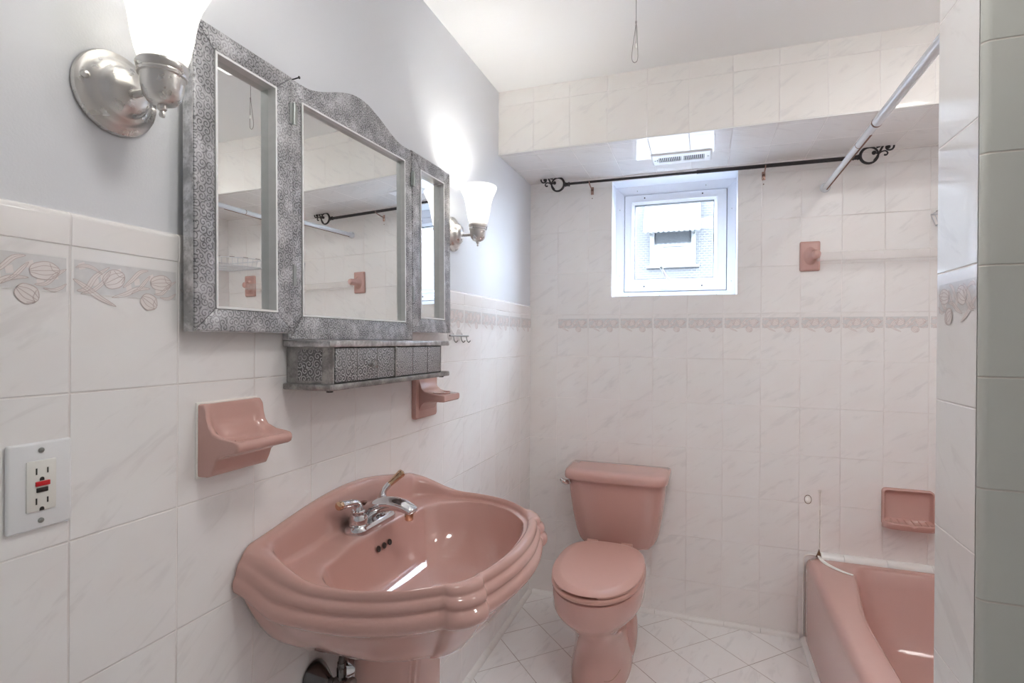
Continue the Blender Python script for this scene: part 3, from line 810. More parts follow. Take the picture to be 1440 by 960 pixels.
def ring_off(f, dz, lowf, boss=0.0, extra=0.0, out=0.0):
    """f: 0 outer line .. 1 inner rim line (can be negative); dz below the rim top"""
    pts = []
    Bf = blend(f); Bs = blend(max(f, .02 + .5*extra))
    for i in range(NP):
        fade = 1 - sstep(.015, .12, Bf[i][0]) if i > NB else 1.0
        x, v = Bf[i][0]*(1-fade)+Bs[i][0]*fade, Bf[i][1]*(1-fade)+Bs[i][1]*fade
        rear = i <= NB
        if rear and f < .6: x = max(x*0, 0.0015)
        zt = zrim(x if not rear else 0, v, rear)
        zb = .834 + zlow(x if not rear else 0)
        z = (1-lowf)*zt + lowf*zb - dz
        w = bossw(i)*boss*.25*(1-fade) + out*.72*(1-fade)
        d = Vector((x-.2, v)).normalized()
        pts.append((max(.0015, x + d.x*w), YC + v + d.y*w, z))
    return pts
bm = newbm()
rings = []
# underside, from the pedestal joint outwards
def under(k, z, rise=0.0):
    pts = []
    for i, (x, v) in enumerate(OUT):
        cx = .185
        xx = cx + (x-cx)*k; 
        if i <= NB: xx = .0015 + (.12)*(1-k)*.35
        vv = v*k
        pts.append((xx, YC+vv, z + rise*zlow(x if i > NB else 0)))
    return pts
rings += [under(.22, .575), under(.30, .588), under(.46, .610), under(.64, .642), under(.78, .682), under(.88, .722, .5), under(.935, .748, .9)]
rings += [ring_off(.26, .078, 1, 0, 0, .0), ring_off(.12, .0755, 1, .006, 0, .002), ring_off(.02, .069, 1, .011, 0, .006), ring_off(.0, .060, 1, .013, 0, .0075), ring_off(.02, .051, .97, .013, 0, .006), ring_off(.07, .0455, .93, .011, 0, .001), ring_off(.09, .0425, .90, .010, 0, -.003),
          ring_off(.10, .0395, .85, .010, .10, -.002), ring_off(.11, .036, .7, .012, .14, .003), ring_off(.13, .029, .6, .012, .22, .004), ring_off(.16, .0235, .5, .011, .27, .001), ring_off(.20, .0205, .45, .010, .30, -.004), ring_off(.23, .0180, .35, .008, .36, -.005), ring_off(.27, .0135, .25, .008, .42, -.001), ring_off(.32, .007, .12, .006, .52, .0), ring_off(.42, .002, 0, .005, .7), ring_off(.57, .0, 0, .003), ring_off(.78, .001, 0), ring_off(.93, .005, 0)]
# inner edge, deck, bowl
def bowl_edge():
    S = [(.1045, .205), (.125, .240), (.150, .264), (.182, .281), (.215, .289), (.270, .284), (.325, .259), (.366, .222)]
    B = [(.366, .222), (.374, .213), (.382, .203), (.390, .192), (.397, .180), (.402, .169), (.406, .157)]
    F = [(.406, .157), (.415, .13), (.423, .088), (.4275, .04), (.4285, 0)]
    return loop_from_half(.205, lambda t: .0985 + .006*t*t, S, B, F)
BE = bowl_edge()
def mixr(f, z, plat=1.0, zedge=None):
    pts = []
    for i, (a, b) in enumerate(zip(INN, BE)):
        x, v = (1-f)*a[0]+f*b[0], (1-f)*a[1]+f*b[1]
        zz = z
        if i <= NB: zz += .009*plat*(1-sstep(.115, .165, abs(v)))
        pts.append((x, YC+v, zz))
    return pts
def lift(r, a): return [(x, y, z) for x, y, z in r]
rg = mixr(.04, .0)
R_in = []
for i, p in enumerate(mixr(.10, .822, .6)):
    R_in.append(p)
rings.append([(x, y, max(z, .822)) for x, y, z in mixr(.05, .826, .4)])
rings.append(mixr(.14, .8185, 1.0)); rings.append(mixr(.40, .817, 1.0)); rings.append(mixr(.75, .8165, 1.0)); rings.append(mixr(.95, .816, .95)); rings.append(mixr(1.0, .813, .8))
def bowl(k, z, cx=.245, kx=None, back=0.0):
    pts = []
    for i, (x, v) in enumerate(BE):
        pts.append((cx + (x-cx)*(kx or k), YC + v*k, z))
    return pts
rings += [bowl(.985, .804, kx=.99), bowl(.955, .785, kx=.965), bowl(.915, .760, kx=.92), bowl(.85, .730, kx=.85), bowl(.74, .704, kx=.74), bowl(.58, .687, kx=.58), bowl(.38, .678, kx=.40), bowl(.20, .674, kx=.26), bowl(.085, .671, kx=.13)]
loft(bm, rings, True, True, True)
obj('basin', bm, M['pink'], sk, subsurf=1)
for dy in (-.0235, 0, .0235):
    bm = newbm(); lathe(bm, [(.0001, .0035), (.0052, .0035), (.0068, .0045), (.0074, .0025)], (.1035, YC+dy, .782), 'X', 16)
    bm2 = bm
    bmesh.ops.rotate(bm, verts=bm.verts, cent=(.1035, YC+dy, .782), matrix=Matrix.Rotation(math.radians(-18), 3, 'Y'))
    bmesh.ops.translate(bm, verts=bm.verts, vec=(.0035, 0, 0))
    obj('overflow_hole', bm, M['dark_hole'], sk)
bm = newbm(); lathe(bm, [(.024, .0), (.026, .003), (.022, .0045), (.018, .003), (.0001, .003)], (.245, YC, .6725), 'Z', 24); obj('drain', bm, M['chrome'], sk)
# pedestal column: rounded front with flutes down both edges
bm = newbm()
def ped(z, w, d, xf):
    pts = []; n = 64
    for k in range(n):
        a = 2*PI*k/n
        c, s = math.cos(a), math.sin(a)
        p = 3.2
        x = math.copysign(abs(c)**(2/p), c)*d; v = math.copysign(abs(s)**(2/p), s)*w
        fl = 1 - .05*sum(math.exp(-((abs(abs(a if a <= PI else 2*PI-a))-q)/.035)**2) for q in (.62, .80, 1.02))
        pts.append((xf + x*fl, YC + v*fl, z))
    return pts
loft(bm, [ped(0, .118, .125, .150), ped(.04, .118, .125, .150), ped(.07, .100, .108, .150), ped(.12, .088, .096, .150), ped(.35, .082, .090, .150), ped(.52, .083, .091, .151), ped(.60, .092, .10, .155), ped(.64, .10, .108, .160)], True, True, True)
obj('pedestal', bm, M['pink'], sk, angle=25)

# ------------------------------------------------------------------ tap
FX, FY, FZ = .066, 1.109, .8262
fa = thing('faucet', 'chrome two-handle tap with brass accents on the pink basin', 'tap', (FX, FY, FZ))
bm = newbm()
def stad(hw, r, z, n=12):
    pts = []
    for k in range(n+1):
        a = -PI/2 + PI*k/n; pts.append((FX + r*math.sin(a), FY + hw + r*math.cos(a), z))
    for k in range(n+1):
        a = PI/2 + PI*k/n; pts.append((FX + r*math.sin(a), FY - hw + r*math.cos(a), z))
    return pts
loft(bm, [stad(.056, .0285, FZ-.004), stad(.056, .029, FZ+.003), stad(.056, .0282, FZ+.010), stad(.056, .024, FZ+.0155), stad(.056, .012, FZ+.0180)], True, True, True)
obj('base_plate', bm, M['chrome'], fa)
for sgn, tipdir in ((-1, Vector((-.10, -.97, .10))), (1, Vector((.55, .55, .62)))):
    y = FY + sgn*.051
    bm = newbm(); lathe(bm, [(.0245, .010), (.0245, .016), (.0215, .0185), (.0222, .024), (.0220, .032), (.0185, .039), (.0135, .0415), (.0115, .043), (.0155, .045), (.0165, .0475), (.0135, .050)], (FX, y, FZ), 'Z', 28)
    hb = obj('handle_base', bm, M['chrome'], fa)
    bm = newbm()
    up = Vector((FX, y, FZ+.046)); d = Vector(tipdir).normalized()
    k = up + Vector((0, 0, .020))
    pts = catmull([up, up+Vector((0, 0, .012)), k + d*.006, k + d*.022 + Vector((0, 0, .003))], 6)
    tube(bm, pts, [.0115-.0035*min(1, i/10) for i in range(len(pts))], 14); obj('lever_neck', bm, M['chrome'], fa)
    bm = newbm(); s = pts[-1]; tube(bm, [s, s+d*.002, s+d*.020, s+d*.032, s+d*.037, s+d*.039], [.0085, .0075, .0088, .0098, .0085, .004], 14)
    obj('lever_grip', bm, M['brass'] if sgn > 0 else M['chrome'], fa)
    bm = newbm(); tube(bm, [s+d*.0335, s+d*.036, s+d*.0425, s+d*.045], [.0100, .0108, .0095, .004], 14); tag_o = obj('lever_tip', bm, M['brass'], fa)
# spout: broad arch with a flattened top
bm = newbm()
path = catmull([(FX-.020, FY, FZ+.006), (FX-.012, FY, FZ+.024), (FX+.012, FY, FZ+.042), (FX+.048, FY, FZ+.055), (FX+.085, FY, FZ+.055), (FX+.110, FY, FZ+.047), (FX+.119, FY, FZ+.041)], 5)
rings = []
for i, p in enumerate(path):
    t = i/(len(path)-1)
    d = (path[min(i+1, len(path)-1)] - path[max(0, i-1)]).normalized(); up = Vector((-d.z, 0, d.x))
    w = .024*(1-.22*t) if t < .92 else .016; h = (.024*(1-.58*t)) if t < .95 else .007
    rings.append([p + Vector((0, 1, 0))*(w*math.cos(2*PI*k/20)) + up*(h*math.sin(2*PI*k/20)) for k in range(20)])
loft(bm, rings, True, True, True); obj('spout', bm, M['chrome'], fa)
bm = newbm(); lathe(bm, [(.0001, .0), (.0085, .0), (.0098, .002), (.0105, .013), (.0105, .020)], (FX+.106, FY, FZ+.022), 'Z', 20); obj('aerator', bm, M['brass'], fa)
bm = newbm(); tube(bm, [(FX-.020, FY, FZ+.01), (FX-.020, FY, FZ+.050)], .0024, 8); lathe(bm, [(.0022, .044), (.0035, .047), (.0085, .0505), (.0090, .053), (.0001, .0545)], (FX-.020, FY, FZ), 'Z', 16); obj('lift_rod', bm, M['bronze_knob'], fa)

# ------------------------------------------------------------------ supply valves under the basin
def valve(y, z, label, mat, up):
    t = thing('supply_valve', label, 'valve', (0, y, z), 'water valves under the basin')
    bm = newbm(); lathe(bm, [(.034, .0005), (.036, .004), (.033, .014), (.024, .028), (.015, .040), (.011, .046), (.0085, .048)], (0, y, z), 'X', 32); obj('escutcheon', bm, M[mat], t)
    bm = newbm(); tube(bm, [(.0, y, z), (.085, y, z)], .008, 12); tube(bm, [(.060, y, z), (.064, y, z), (.086, y, z), (.090, y, z)], [.011, .0135, .0135, .011], 12)
    tube(bm, [(.078, y, z), (.078, y, z+.020)], .009, 10); obj('valve_body', bm, M['dark_chrome'], t)
    bm = newbm()
    lathe(bm, [(.0001, .104), (.020, .103), (.0235, .099), (.0235, .094), (.018, .091), (.007, .090)], (0, y, z), 'X', 24, sy=.62); obj('handle', bm, M['steel'], t)
    bm = newbm(); tube(bm, catmull([(.078, y, z+.018), (.078, y, z+.05), up[0], up[1]], 8), .0072, 12); hs_ = obj('hose', bm, M['braid'], t)
    bm = newbm()
    tube(bm, [(.078, y, z+.018), (.078, y, z+.036)], .0105, 6); tube(bm, [(.078, y, z+.038), (.078, y, z+.048)], .0092, 12); obj('hose_nut', bm, M['dark_chrome'], t)
valve(.985, .515, 'tarnished water valve with braided hose at the wall, left of the pedestal', 'dark_chrome', ((.072, 1.02, .63), (.070, 1.055, .75)))
valve(1.105, .478, 'bright chrome water valve at the wall, half hidden by the pedestal', 'chrome', ((.055, 1.10, .57), (.045, 1.10, .64)))

# ------------------------------------------------------------------ toilet
TX = .457
to = thing('toilet', 'pink two-piece toilet with closed lid against the back wall', 'toilet', (TX, 2.1, 0))
def egg(hw, y0, y1, z, n=48, pb=2.6, pf=2.1, yw=None):
    """egg-shaped plan: y0 front, y1 back, widest at yw"""
    yw = yw if yw is not None else y0 + (y1-y0)*.52
    pts = []
    for k in range(n):
        a = 2*PI*k/n; c, s = math.cos(a), math.sin(a)
        p = pb if s > 0 else pf
        L = (y1-yw) if s > 0 else (yw-y0)
        pts.append((TX + math.copysign(abs(c)**(2/p), c)*hw, yw + math.copysign(abs(s)**(2/p), s)*L, z))
    return pts
bm = newbm()
loft(bm, [egg(.113, 1.878, 2.36, 0), egg(.114, 1.876, 2.36, .012), egg(.110, 1.880, 2.355, .05), egg(.100, 1.884, 2.34, .10), egg(.092, 1.882, 2.32, .155), egg(.092, 1.872, 2.30, .195), egg(.104, 1.846, 2.29, .232), egg(.130, 1.806, 2.30, .268), egg(.150, 1.778, 2.31, .292), egg(.162, 1.762, 2.315, .308), egg(.167, 1.756, 2.315, .322), egg(.169, 1.752, 2.32, .375), egg(.167, 1.753, 2.32, .390), egg(.155, 1.765, 2.31, .395)], True, True, True)
obj('bowl', bm, M['pink'], to, angle=60)
for sg in (-1, 1):
    bm = newbm(); q = bmesh.ops.create_uvsphere(bm, u_segments=24, v_segments=16, radius=1.0)['verts']
    for v in q: v.co = Vector((TX + sg*.085 + v.co.x*.042, 2.20 + v.co.y*.085, max(.0, .105 + v.co.z*.125)))
    obj('trapway', bm, M['pink'], to)
    bm = newbm(); lathe(bm, [(.0125, .0), (.0122, .010), (.008, .017), (.0001, .019)], (TX+sg*.105, 2.150, .165), 'Z', 16); obj('bolt_cap', bm, M['pink'], to)
bm = newbm()
box(bm, (TX-.085, 2.24, .26), (TX+.085, 2.52, .345), .02, 3); obj('tank_ledge', bm, M['pink'], to)
# seat ring and lid
def seatloop(off, z, n=72): return egg(.166+off, 1.752-off, 2.262+off, z, n, pb=2.9, pf=2.15, yw=2.02)
bm = newbm()
loft(bm, [seatloop(-.010, .3970), seatloop(-.002, .398), seatloop(.0, .402), seatloop(.0, .410), seatloop(-.003, .414), seatloop(-.012, .4155)], True, True, True)
obj('seat', bm, M['pink_plastic'], to, angle=50)
bm = newbm()
def notch(r):
    out = []
    for x, y, z in r:
        a = math.degrees(math.atan2(x-TX, -(y-2.0)))
        k = 1.0 if -21 < a < 9 else 0.0
        out.append((x, y, z + .0045*k))
    return out
loft(bm, [notch(seatloop(-.010, .4185, 120)), notch(seatloop(-.003, .419, 120)), seatloop(-.0015, .4255, 120), seatloop(-.004, .4285, 120), seatloop(-.023, .4335, 120), seatloop(-.028, .4360, 120), seatloop(-.034, .4366, 120), seatloop(-.10, .4372, 120)], True, True, True)
obj('lid', bm, M['pink_plastic'], to, angle=50)
for sg in (-1, 1):
    bm = newbm(); tube(bm, [(TX+sg*.05, 2.268, .417), (TX+sg*.095, 2.268, .417)], .011, 14)
    box(bm, (TX+sg*.07-.018, 2.255, .395), (TX+sg*.07+.018, 2.285, .414), .003); obj('seat_hinge', bm, M['pink_plastic'], to)
# tank: D-shaped plan, tapering downwards
TC = .4560
def tank(hw, yf, yb, z, n=10, rc=.05, taper=.035):
    pts = [(TC-hw, yb, z)]
    fl, fr = TC-hw+taper, TC+hw-taper
    L = catmull([(TC-hw, yb-.05, 0), (TC-hw+.004, yf+.075, 0), (TC-hw+.022, yf+.025, 0), (TC-hw+.065, yf+.004, 0), (TC-hw*.45, yf, 0)], 6)
    F = [(p.x, p.y) for p in L] + [(TC, yf-.004)] + [(2*TC-p.x, p.y) for p in L[::-1]]
    pts += [(x, y, z) for x, y in F] + [(TC+hw, yb, z)]
    return pts
yb = D-.022
bm = newbm()
loft(bm, [tank(.115, 2.450, yb, .338), tank(.148, 2.425, yb, .342), tank(.166, 2.410, yb, .352), tank(.178, 2.400, yb, .372), tank(.190, 2.390, yb, .41), tank(.204, 2.378, yb, .49), tank(.214, 2.368, yb, .57), tank(.221, 2.362, yb, .648), tank(.215, 2.368, yb, .652)], True, True, True)
obj('tank', bm, M['pink'], to, angle=40)
bm = newbm()
loft(bm, [tank(.226, 2.348, yb+.012, .651), tank(.232, 2.342, yb+.014, .653), tank(.234, 2.340, yb+.015, .662), tank(.233, 2.341, yb+.015, .676), tank(.229, 2.345, yb+.013, .686), tank(.218, 2.356, yb+.008, .6915), tank(.18, 2.40, yb-.02, .6925)], True, True, True)
obj('tank_lid', bm, M['pink'], to, angle=50)
bm = newbm(); lathe(bm, [(.011, -.012), (.0115, -.002), (.008, .004)], (TC-.205, 2.386, .634), 'Y', 16)
P = [(TC-.205, 2.372, .634), (TC-.212, 2.362, .634), (TC-.222, 2.354, .640), (TC-.236, 2.350, .650)]
tube(bm, P, [.008, .012, .011, .007], 8); obj('flush_lever', bm, M['chrome'], to)
# dark hairline crack in the foot's glaze
bm = newbm()
tube(bm, [(TX+.045, 1.889, .072), (TX+.060, 1.899, .069), (TX+.072, 1.911, .071), (TX+.083, 1.928, .078), (TX+.094, 1.953, .088)], .0007, 5); obj('glaze_crack', bm, M['grime'], to)

# ------------------------------------------------------------------ bath
bt = thing('bathtub', 'pink enamelled bathtub in the tiled alcove on the right', 'bathtub', (1.6, 1.82, 0))
BX0, BX1, BY0, BY1, BZ = 1.240, 1.972, 1.064, 2.586, .360
n1 = 96
def tubloop(x0, x1, y0, y1, z, r0, r1=None, waist=0.0):
    r1 = r1 or r0
    pts = []
    def arc(cx, cy, r, a0):
        return [(cx+r*math.cos(a0+PI/2*k/8), cy+r*math.sin(a0+PI/2*k/8)) for k in range(9)]
    P = arc(x1-r0, y0+r0, r0, -PI/2) + arc(x1-r1, y1-r1, r1, 0) + arc(x0+r1, y1-r1, r1, PI/2) + arc(x0+r0, y0+r0, r0, PI)
    P = resample([(a, b, 0) for a, b in P], n1, True)
    cx = (x0+x1)/2
    out = []
    for p in P:
        t = (p.y-y0)/(y1-y0)
        k = waist*sstep(.62, 1.0, t)
        s = (cx-p.x)/((x1-x0)/2)
        out.append((p.x + k*s, p.y, z))
    return out
bm = newbm()
rings = [tubloop(BX0, BX1, BY0, BY1, .0, .003), tubloop(BX0, BX1, BY0, BY1, .318, .004), tubloop(BX0+.0015, BX1, BY0, BY1, .333, .006), tubloop(BX0+.006, BX1-.001, BY0+.001, BY1-.001, .345, .010), tubloop(BX0+.013, BX1-.005, BY0+.005, BY1-.005, .3535, .014), tubloop(BX0+.022, BX1-.012, BY0+.012, BY1-.012, .3585, .02), tubloop(BX0+.034, BX1-.020, BY0+.020, BY1-.02, .3602, .03),
         tubloop(1.325, 1.915, 1.145, 2.545, .360, .10, .075, .060), tubloop(1.333, 1.908, 1.153, 2.538, .3575, .10, .075, .060), tubloop(1.340, 1.902, 1.160, 2.530, .350, .10, .08, .060),
         tubloop(1.350, 1.895, 1.168, 2.510, .30, .11, .10, .055), tubloop(1.362, 1.885, 1.180, 2.470, .22, .12, .11, .045), tubloop(1.378, 1.870, 1.195, 2.42, .14, .12, .12, .035), tubloop(1.400, 1.850, 1.22, 2.37, .085, .12, .12, .03), tubloop(1.43, 1.82, 1.25, 2.32, .062, .10, .10, .02), tubloop(1.50, 1.75, 1.35, 2.2, .055, .08, .08)]
loft(bm, rings, True, True, True)
obj('tub_shell', bm, M['pink_enamel'], bt, angle=50)
# caulk curve on the rim corner and seams on the wall: part of the bath surround
bm = newbm()
P = catmull([(1.292, D-.006, .368), (1.300, 2.545, .3625), (1.318, 2.50, .3625), (1.352, 2.455, .3625), (1.385, 2.43, .3625)], 8)
rr_ = [.004+.007*math.sin(PI*(i+1)/(len(P)+1)) for i in range(len(P))]
rings = []
for i, p in enumerate(P):
    d = (P[min(i+1, len(P)-1)]-P[max(0, i-1)]).normalized(); u = Vector((-d.y, d.x, 0)).normalized()
    rings.append([p + u*(rr_[i]*math.cos(2*PI*k/8)) + Vector((0, 0, .0018*math.sin(2*PI*k/8) - .0008)) for k in range(8)])
loft(bm, rings, True, True, True); obj('caulk_curve', bm, M['caulk'], bt)
bm = newbm(); tube(bm, [(1.2365, D-.003, .02), (1.2365, D-.003, .335), (1.2375, D-.004, .352), (1.246, D-.004, .363), (1.262, D-.004, .368), (1.283, D-.004, .367)], .0028, 8); obj('caulk_bead', bm, M['caulk'], bt)
bm = newbm(); prism(bm, [(1.283, D-.0075, .362), (1.303, D-.0075, .362), (1.300, D-.0075, .374), (1.295, D-.0075, .395), (1.290, D-.0075, .380)], (0, .006, 0)); obj('grime_spot', bm, M['grime'], bt, smooth=False)
bm = newbm()
for x, w in ((1.2935, .0016), (1.3015, .0016)):
    for k in range(9):
        z0 = .395 + .028*k; box(bm, (x-w+.0006*math.sin(k*2.1), D-.0014, z0), (x+w*.6+.0006*math.sin(k*1.3), D+.001, z0+.0285))
box(bm, (1.292, D-.0014, .640), (1.303, D+.001, .647))
struct(obj('trim_11', bm, M['caulk'], smooth=False))
bm = newbm()
for k in range(12): box(bm, (1.2966+.0004*math.sin(k*1.7), D-.0012, .40+.020*k), (1.2975+.0005*math.sin(k*2.9), D, .4205+.020*k))
struct(obj('trim_12', bm, simple('old caulk stain', (.52,.44,.37), .7), smooth=False))
# plugged hole in the wall tile
pg = thing('wall_plug', 'small round filled hole with a rusty ring on the back wall tiles', 'plug', (1.2515, D, .601))
bm = newbm(); lathe(bm, [(.0001, -.0060), (.008, -.0052), (.0115, -.0028), (.0125, .0)], (1.2515, D, .601), 'Y', 24, sy=1.35); obj('filler', bm, M['caulk'], pg)
bm = newbm(); lathe(bm, [(.0125, .0), (.0128, -.0012), (.0140, -.0012), (.0144, .0)], (1.2515, D, .601), 'Y', 24, sy=1.35); obj('rust_ring', bm, M['rust'], pg)

# ------------------------------------------------------------------ soap dish over the bath
sd = thing('bath_soap_dish', 'pink ceramic soap dish on the tiles above the bathtub', 'soap dish', (1.608, D, .60))
bm = newbm()
def sdring(ins, y, r, dz=0.0): return [(x, y, z) for x, z in rrect(1.519+ins, .526+ins, 1.697-ins, .682-ins, max(.004, r-ins*.5), 5)]
rings = [sdring(0, D+.001, .016), sdring(0, D-.016, .016), sdring(.002, D-.021, .016), sdring(.005, D-.022, .016), sdring(.008, D-.019, .016), sdring(.0105, D-.008, .016), sdring(.016, D-.003, .016)]
loft(bm, rings, True, True, True); obj('frame', bm, M['pink'], sd, angle=50)
bm = newbm()
prof = [(D-.002, .560), (D-.020, .556), (D-.060, .551), (D-.072, .5565), (D-.079, .553), (D-.079, .545), (D-.068, .530), (D-.035, .5235), (D-.002, .522)]
rings = []
for s in (-1, -.97, -.9, -.75, -.5, -.2, -.05, 0, .05, .2, .5, .75, .9, .97, 1):
    sh = 1 - .35*abs(s)**6
    dip = .006*math.exp(-(s/.07)**2)
    rings.append([(1.608+s*.087, D + (y-D)*sh, z - (dip if (y < D-.065 and z > .55) else 0)) for y, z in prof])
loft(bm, rings, True, True, True); ry = obj('tray', bm, M['pink'], sd, angle=50)
bm = newbm()
for k in range(6): tube(bm, [(1.548+.024*k, D-.012, .5575), (1.545+.0250*k, D-.062, .5520)], .0030, 8)
obj('rib', bm, M['pink'], sd)

# ------------------------------------------------------------------ towel bar
tb = thing('towel_bar', 'clear acrylic towel bar between pink ceramic brackets above the bathtub', 'towel rail', (1.25, D, 1.642))
def bracket(xc, sg):
    bm = newbm()
    def rr(ins, y): return [(x, y, z) for x, z in rrect(xc-.0385+ins, 1.579+ins, xc+.0385-ins, 1.705-ins, .006, 4)]
    loft(bm, [rr(0, D+.0005), rr(0, D-.008), rr(.003, D-.012), rr(.010, D-.0135)], True, True, True)
    b = obj('bracket', bm, M['pink'], tb, angle=50)
    bm = newbm(); rings = []
    for y, rx, rz, dx in ((D-.011, .028, .042, 0), (D-.018, .021, .032, .002), (D-.028, .0165, .022, .006), (D-.040, .016, .0195, .010), (D-.052, .017, .0195, .014), (D-.064, .0165, .019, .016), (D-.072, .013, .016, .017), (D-.075, .006, .008, .017)):
        rings.append([(xc + sg*dx + rx*math.cos(2*PI*k/28), y, 1.642 + rz*math.sin(2*PI*k/28)) for k in range(28)])
    loft(bm, rings, True, True, True); obj('post', bm, M['pink'], b)
bracket(1.250, 1); bracket(1.800, -1)
bm = newbm(); box(bm, (1.270, D-.068, 1.6145), (1.780, D-.036, 1.6475), .002); obj('bar', bm, M['acrylic'], tb, smooth=False)

# ------------------------------------------------------------------ rods
RX, RZ = 1.305, 1.930
sr = thing('shower_rod', 'white telescopic shower curtain rod above the bathtub edge', 'rod', (RX, 1.82, RZ))
bm = newbm(); tube(bm, [(RX, D-.012, RZ), (RX, 1.60, RZ)], .0115, 20); obj('inner_tube', bm, M['white_metal'], sr)
bm = newbm(); tube(bm, [(RX, 1.86, RZ), (RX, PY1+.012, RZ)], .0140, 20); obj('outer_tube', bm, M['white_metal'], sr)
bm = newbm(); tube(bm, [(RX, 1.868, RZ), (RX, 1.862, RZ)], .0146, 20); obj('rubber_collar', bm, M['rust'], sr)
bm = newbm(); tube(bm, [(RX, 2.06, RZ), (RX, 2.057, RZ)], .0121, 20); obj('seam', bm, M['rust'], sr)
for y0, y1 in ((D-.0005, D-.022), (PY1, PY1+.022)):
    bm = newbm(); tube(bm, [(RX, y0, RZ), (RX, y0+(y1-y0)*.6, RZ), (RX, y1, RZ)], [.0195, .019, .0150], 20); ec = obj('end_cup', bm, M['white_metal'], sr)
bm = newbm(); tube(bm, [(RX+.004, D-.022, RZ-.0105), (RX+.004, 1.94, RZ-.0105)], .0032, 8); obj('rust_streak', bm, M['rust'], sr)

CY, CZ = D-.066, 2.030
cr = thing('curtain_rod', 'black iron curtain rod with scrolled finials above the window', 'rod', (.80, CY, CZ))
bm = newbm(); tube(bm, [(.185, CY, CZ), (.795, CY, CZ-.001)], .0058, 14); obj('thin_tube', bm, M['iron'], cr)
bm = newbm(); tube(bm, [(.790, CY, CZ-.001), (1.415, CY, CZ-.003)], .0082, 14); obj('thick_tube', bm, M['iron'], cr)
def finial(x0, sg):
    bm = newbm(); P = lambda a, b: (x0 + sg*a, CY, CZ-.002+b)
    tube(bm, [P(-.022, 0), P(-.018, 0), P(-.016, 0), P(-.004, 0), P(-.002, 0), P(.004, 0)], [.009, .012, .009, .009, .012, .008], 14)
    f = obj('finial', bm, M['iron'], cr)
    bm = newbm(); k = 24
    loop = [P(.0375 - .0315*math.cos(2*PI*i/k), .004 + .0325*math.sin(2*PI*i/k)) for i in range(k)]
    rad = [.0058 - .0022*(1-math.cos(2*PI*i/k))/2 for i in range(k)]
    tube(bm, loop+[loop[0], loop[1]], rad+[rad[0], rad[1]], 10)
    def spiral(cx, cz, r0, r1, a0, turns, n=26): return [P(cx+(r0+(r1-r0)*i/n)*math.cos(a0+turns*2*PI*i/n), cz+(r0+(r1-r0)*i/n)*math.sin(a0+turns*2*PI*i/n)) for i in range(n+1)]
    s1 = [P(.054, -.020), P(.064, -.006), P(.074, .014), P(.083, .034)] + spiral(.106, .0315, .0205, .006, 2.3, -1.25)
    tube(bm, s1, [.0042]*4 + [.0036]*(len(s1)-4), 8)
    s2 = [P(.068, .004), P(.077, .018), P(.083, .032)] + spiral(.0710, .0405, .0130, .004, .25, 1.0)
    tube(bm, s2, .0031, 8)
    s3 = [P(.068, .004), P(.080, .014), P(.0937, .0160), P(.101, .0069), P(.0955, -.0010), P(.0910, .0015)]
    tube(bm, catmull(s3, 5), .0029, 8)
    for a, b, r in ((.103, .0310, .0080), (.054, .0125, .0085), (.0915, .000, .0040), (.0655, .0330, .0040)):
        q = bmesh.ops.create_uvsphere(bm, u_segments=12, v_segments=8, radius=r)['verts']; bmesh.ops.translate(bm, verts=q, vec=P(a, b))
    tube(bm, [P(.069, .008), P(.054, .0125)], .003, 8)
    obj('scroll', bm, M['iron'], f)
finial(.190, -1); finial(1.412, 1)
for x in (.309, 1.068):
    bm = newbm(); box(bm, (x-.007, D-.003, CZ-.045), (x+.007, D+.0005, CZ-.008), .001)
    tube(bm, catmull([(x, D-.002, CZ-.022), (x, D-.030, CZ-.020), (x, CY-.002, CZ-.012), (x, CY-.012, CZ-.002)], 5), .003, 8)
    br = obj('bracket', bm, M['bronze_knob'], cr)
    for z in (CZ-.038, CZ-.062):
        bm = newbm(); lathe(bm, [(.0001, -.0015), (.0024, -.001), (.0026, .0)], (x, D-(.003 if z > CZ-.05 else 0), z), 'Y', 8); obj('screw', bm, M['rust'], br)

# ------------------------------------------------------------------ vent register in the soffit
vt = thing('vent_register', 'white louvred vent register in the soffit above the window', 'vent', (.729, 2.40, SZ))
bm = newbm()
VX0, VX1, VY0, VY1 = .607, .852, 2.335, 2.468
def rx(ins, z): return [Vector((VX0+ins, VY0+ins, z)), Vector((VX1-ins, VY0+ins, z)), Vector((VX1-ins, VY1-ins, z)), Vector((VX0+ins, VY1-ins, z))]
def rx2(z): return [Vector((VX0+.030, VY0+.036, z)), Vector((VX1-.030, VY0+.036, z)), Vector((VX1-.030, VY1-.036, z)), Vector((VX0+.030, VY1-.036, z))]
loft(bm, [rx(0, SZ+.0005), rx(0, SZ-.002), rx(.006, SZ-.006), rx2(SZ-.006), rx2(SZ-.0008)]); fr = obj('face_plate', bm, M['white_plastic'], vt, smooth=False)
bm = newbm(); box(bm, (VX0+.028, VY0+.034, SZ-.0011), (VX1-.028, VY1-.034, SZ-.0006)); obj('duct', bm, M['slot'], vt, smooth=False)
nl = 24
for k in range(nl):
    x = VX0+.034 + (VX1-VX0-.068)*k/(nl-1)
    w = .0045 if k == nl//2 else .0011
    bm = newbm(); box(bm, (x-w, VY0+.036, SZ-.0062), (x+w, VY1-.036, SZ-.0012)); obj('louvre', bm, M['white_plastic'], vt, smooth=False)
for x in (VX0+.015, VX1-.015):
    bm = newbm(); lathe(bm, [(.0001, -.0082), (.004, -.0075), (.005, -.006)], (x, 2.4015, SZ), 'Z', 12); obj('screw', bm, M['steel'], vt)
bm = newbm(); box(bm, (VX0+.022, 2.392, SZ-.010), (VX0+.026, 2.411, SZ-.006)); obj('damper_tab', bm, M['steel'], vt, smooth=False)

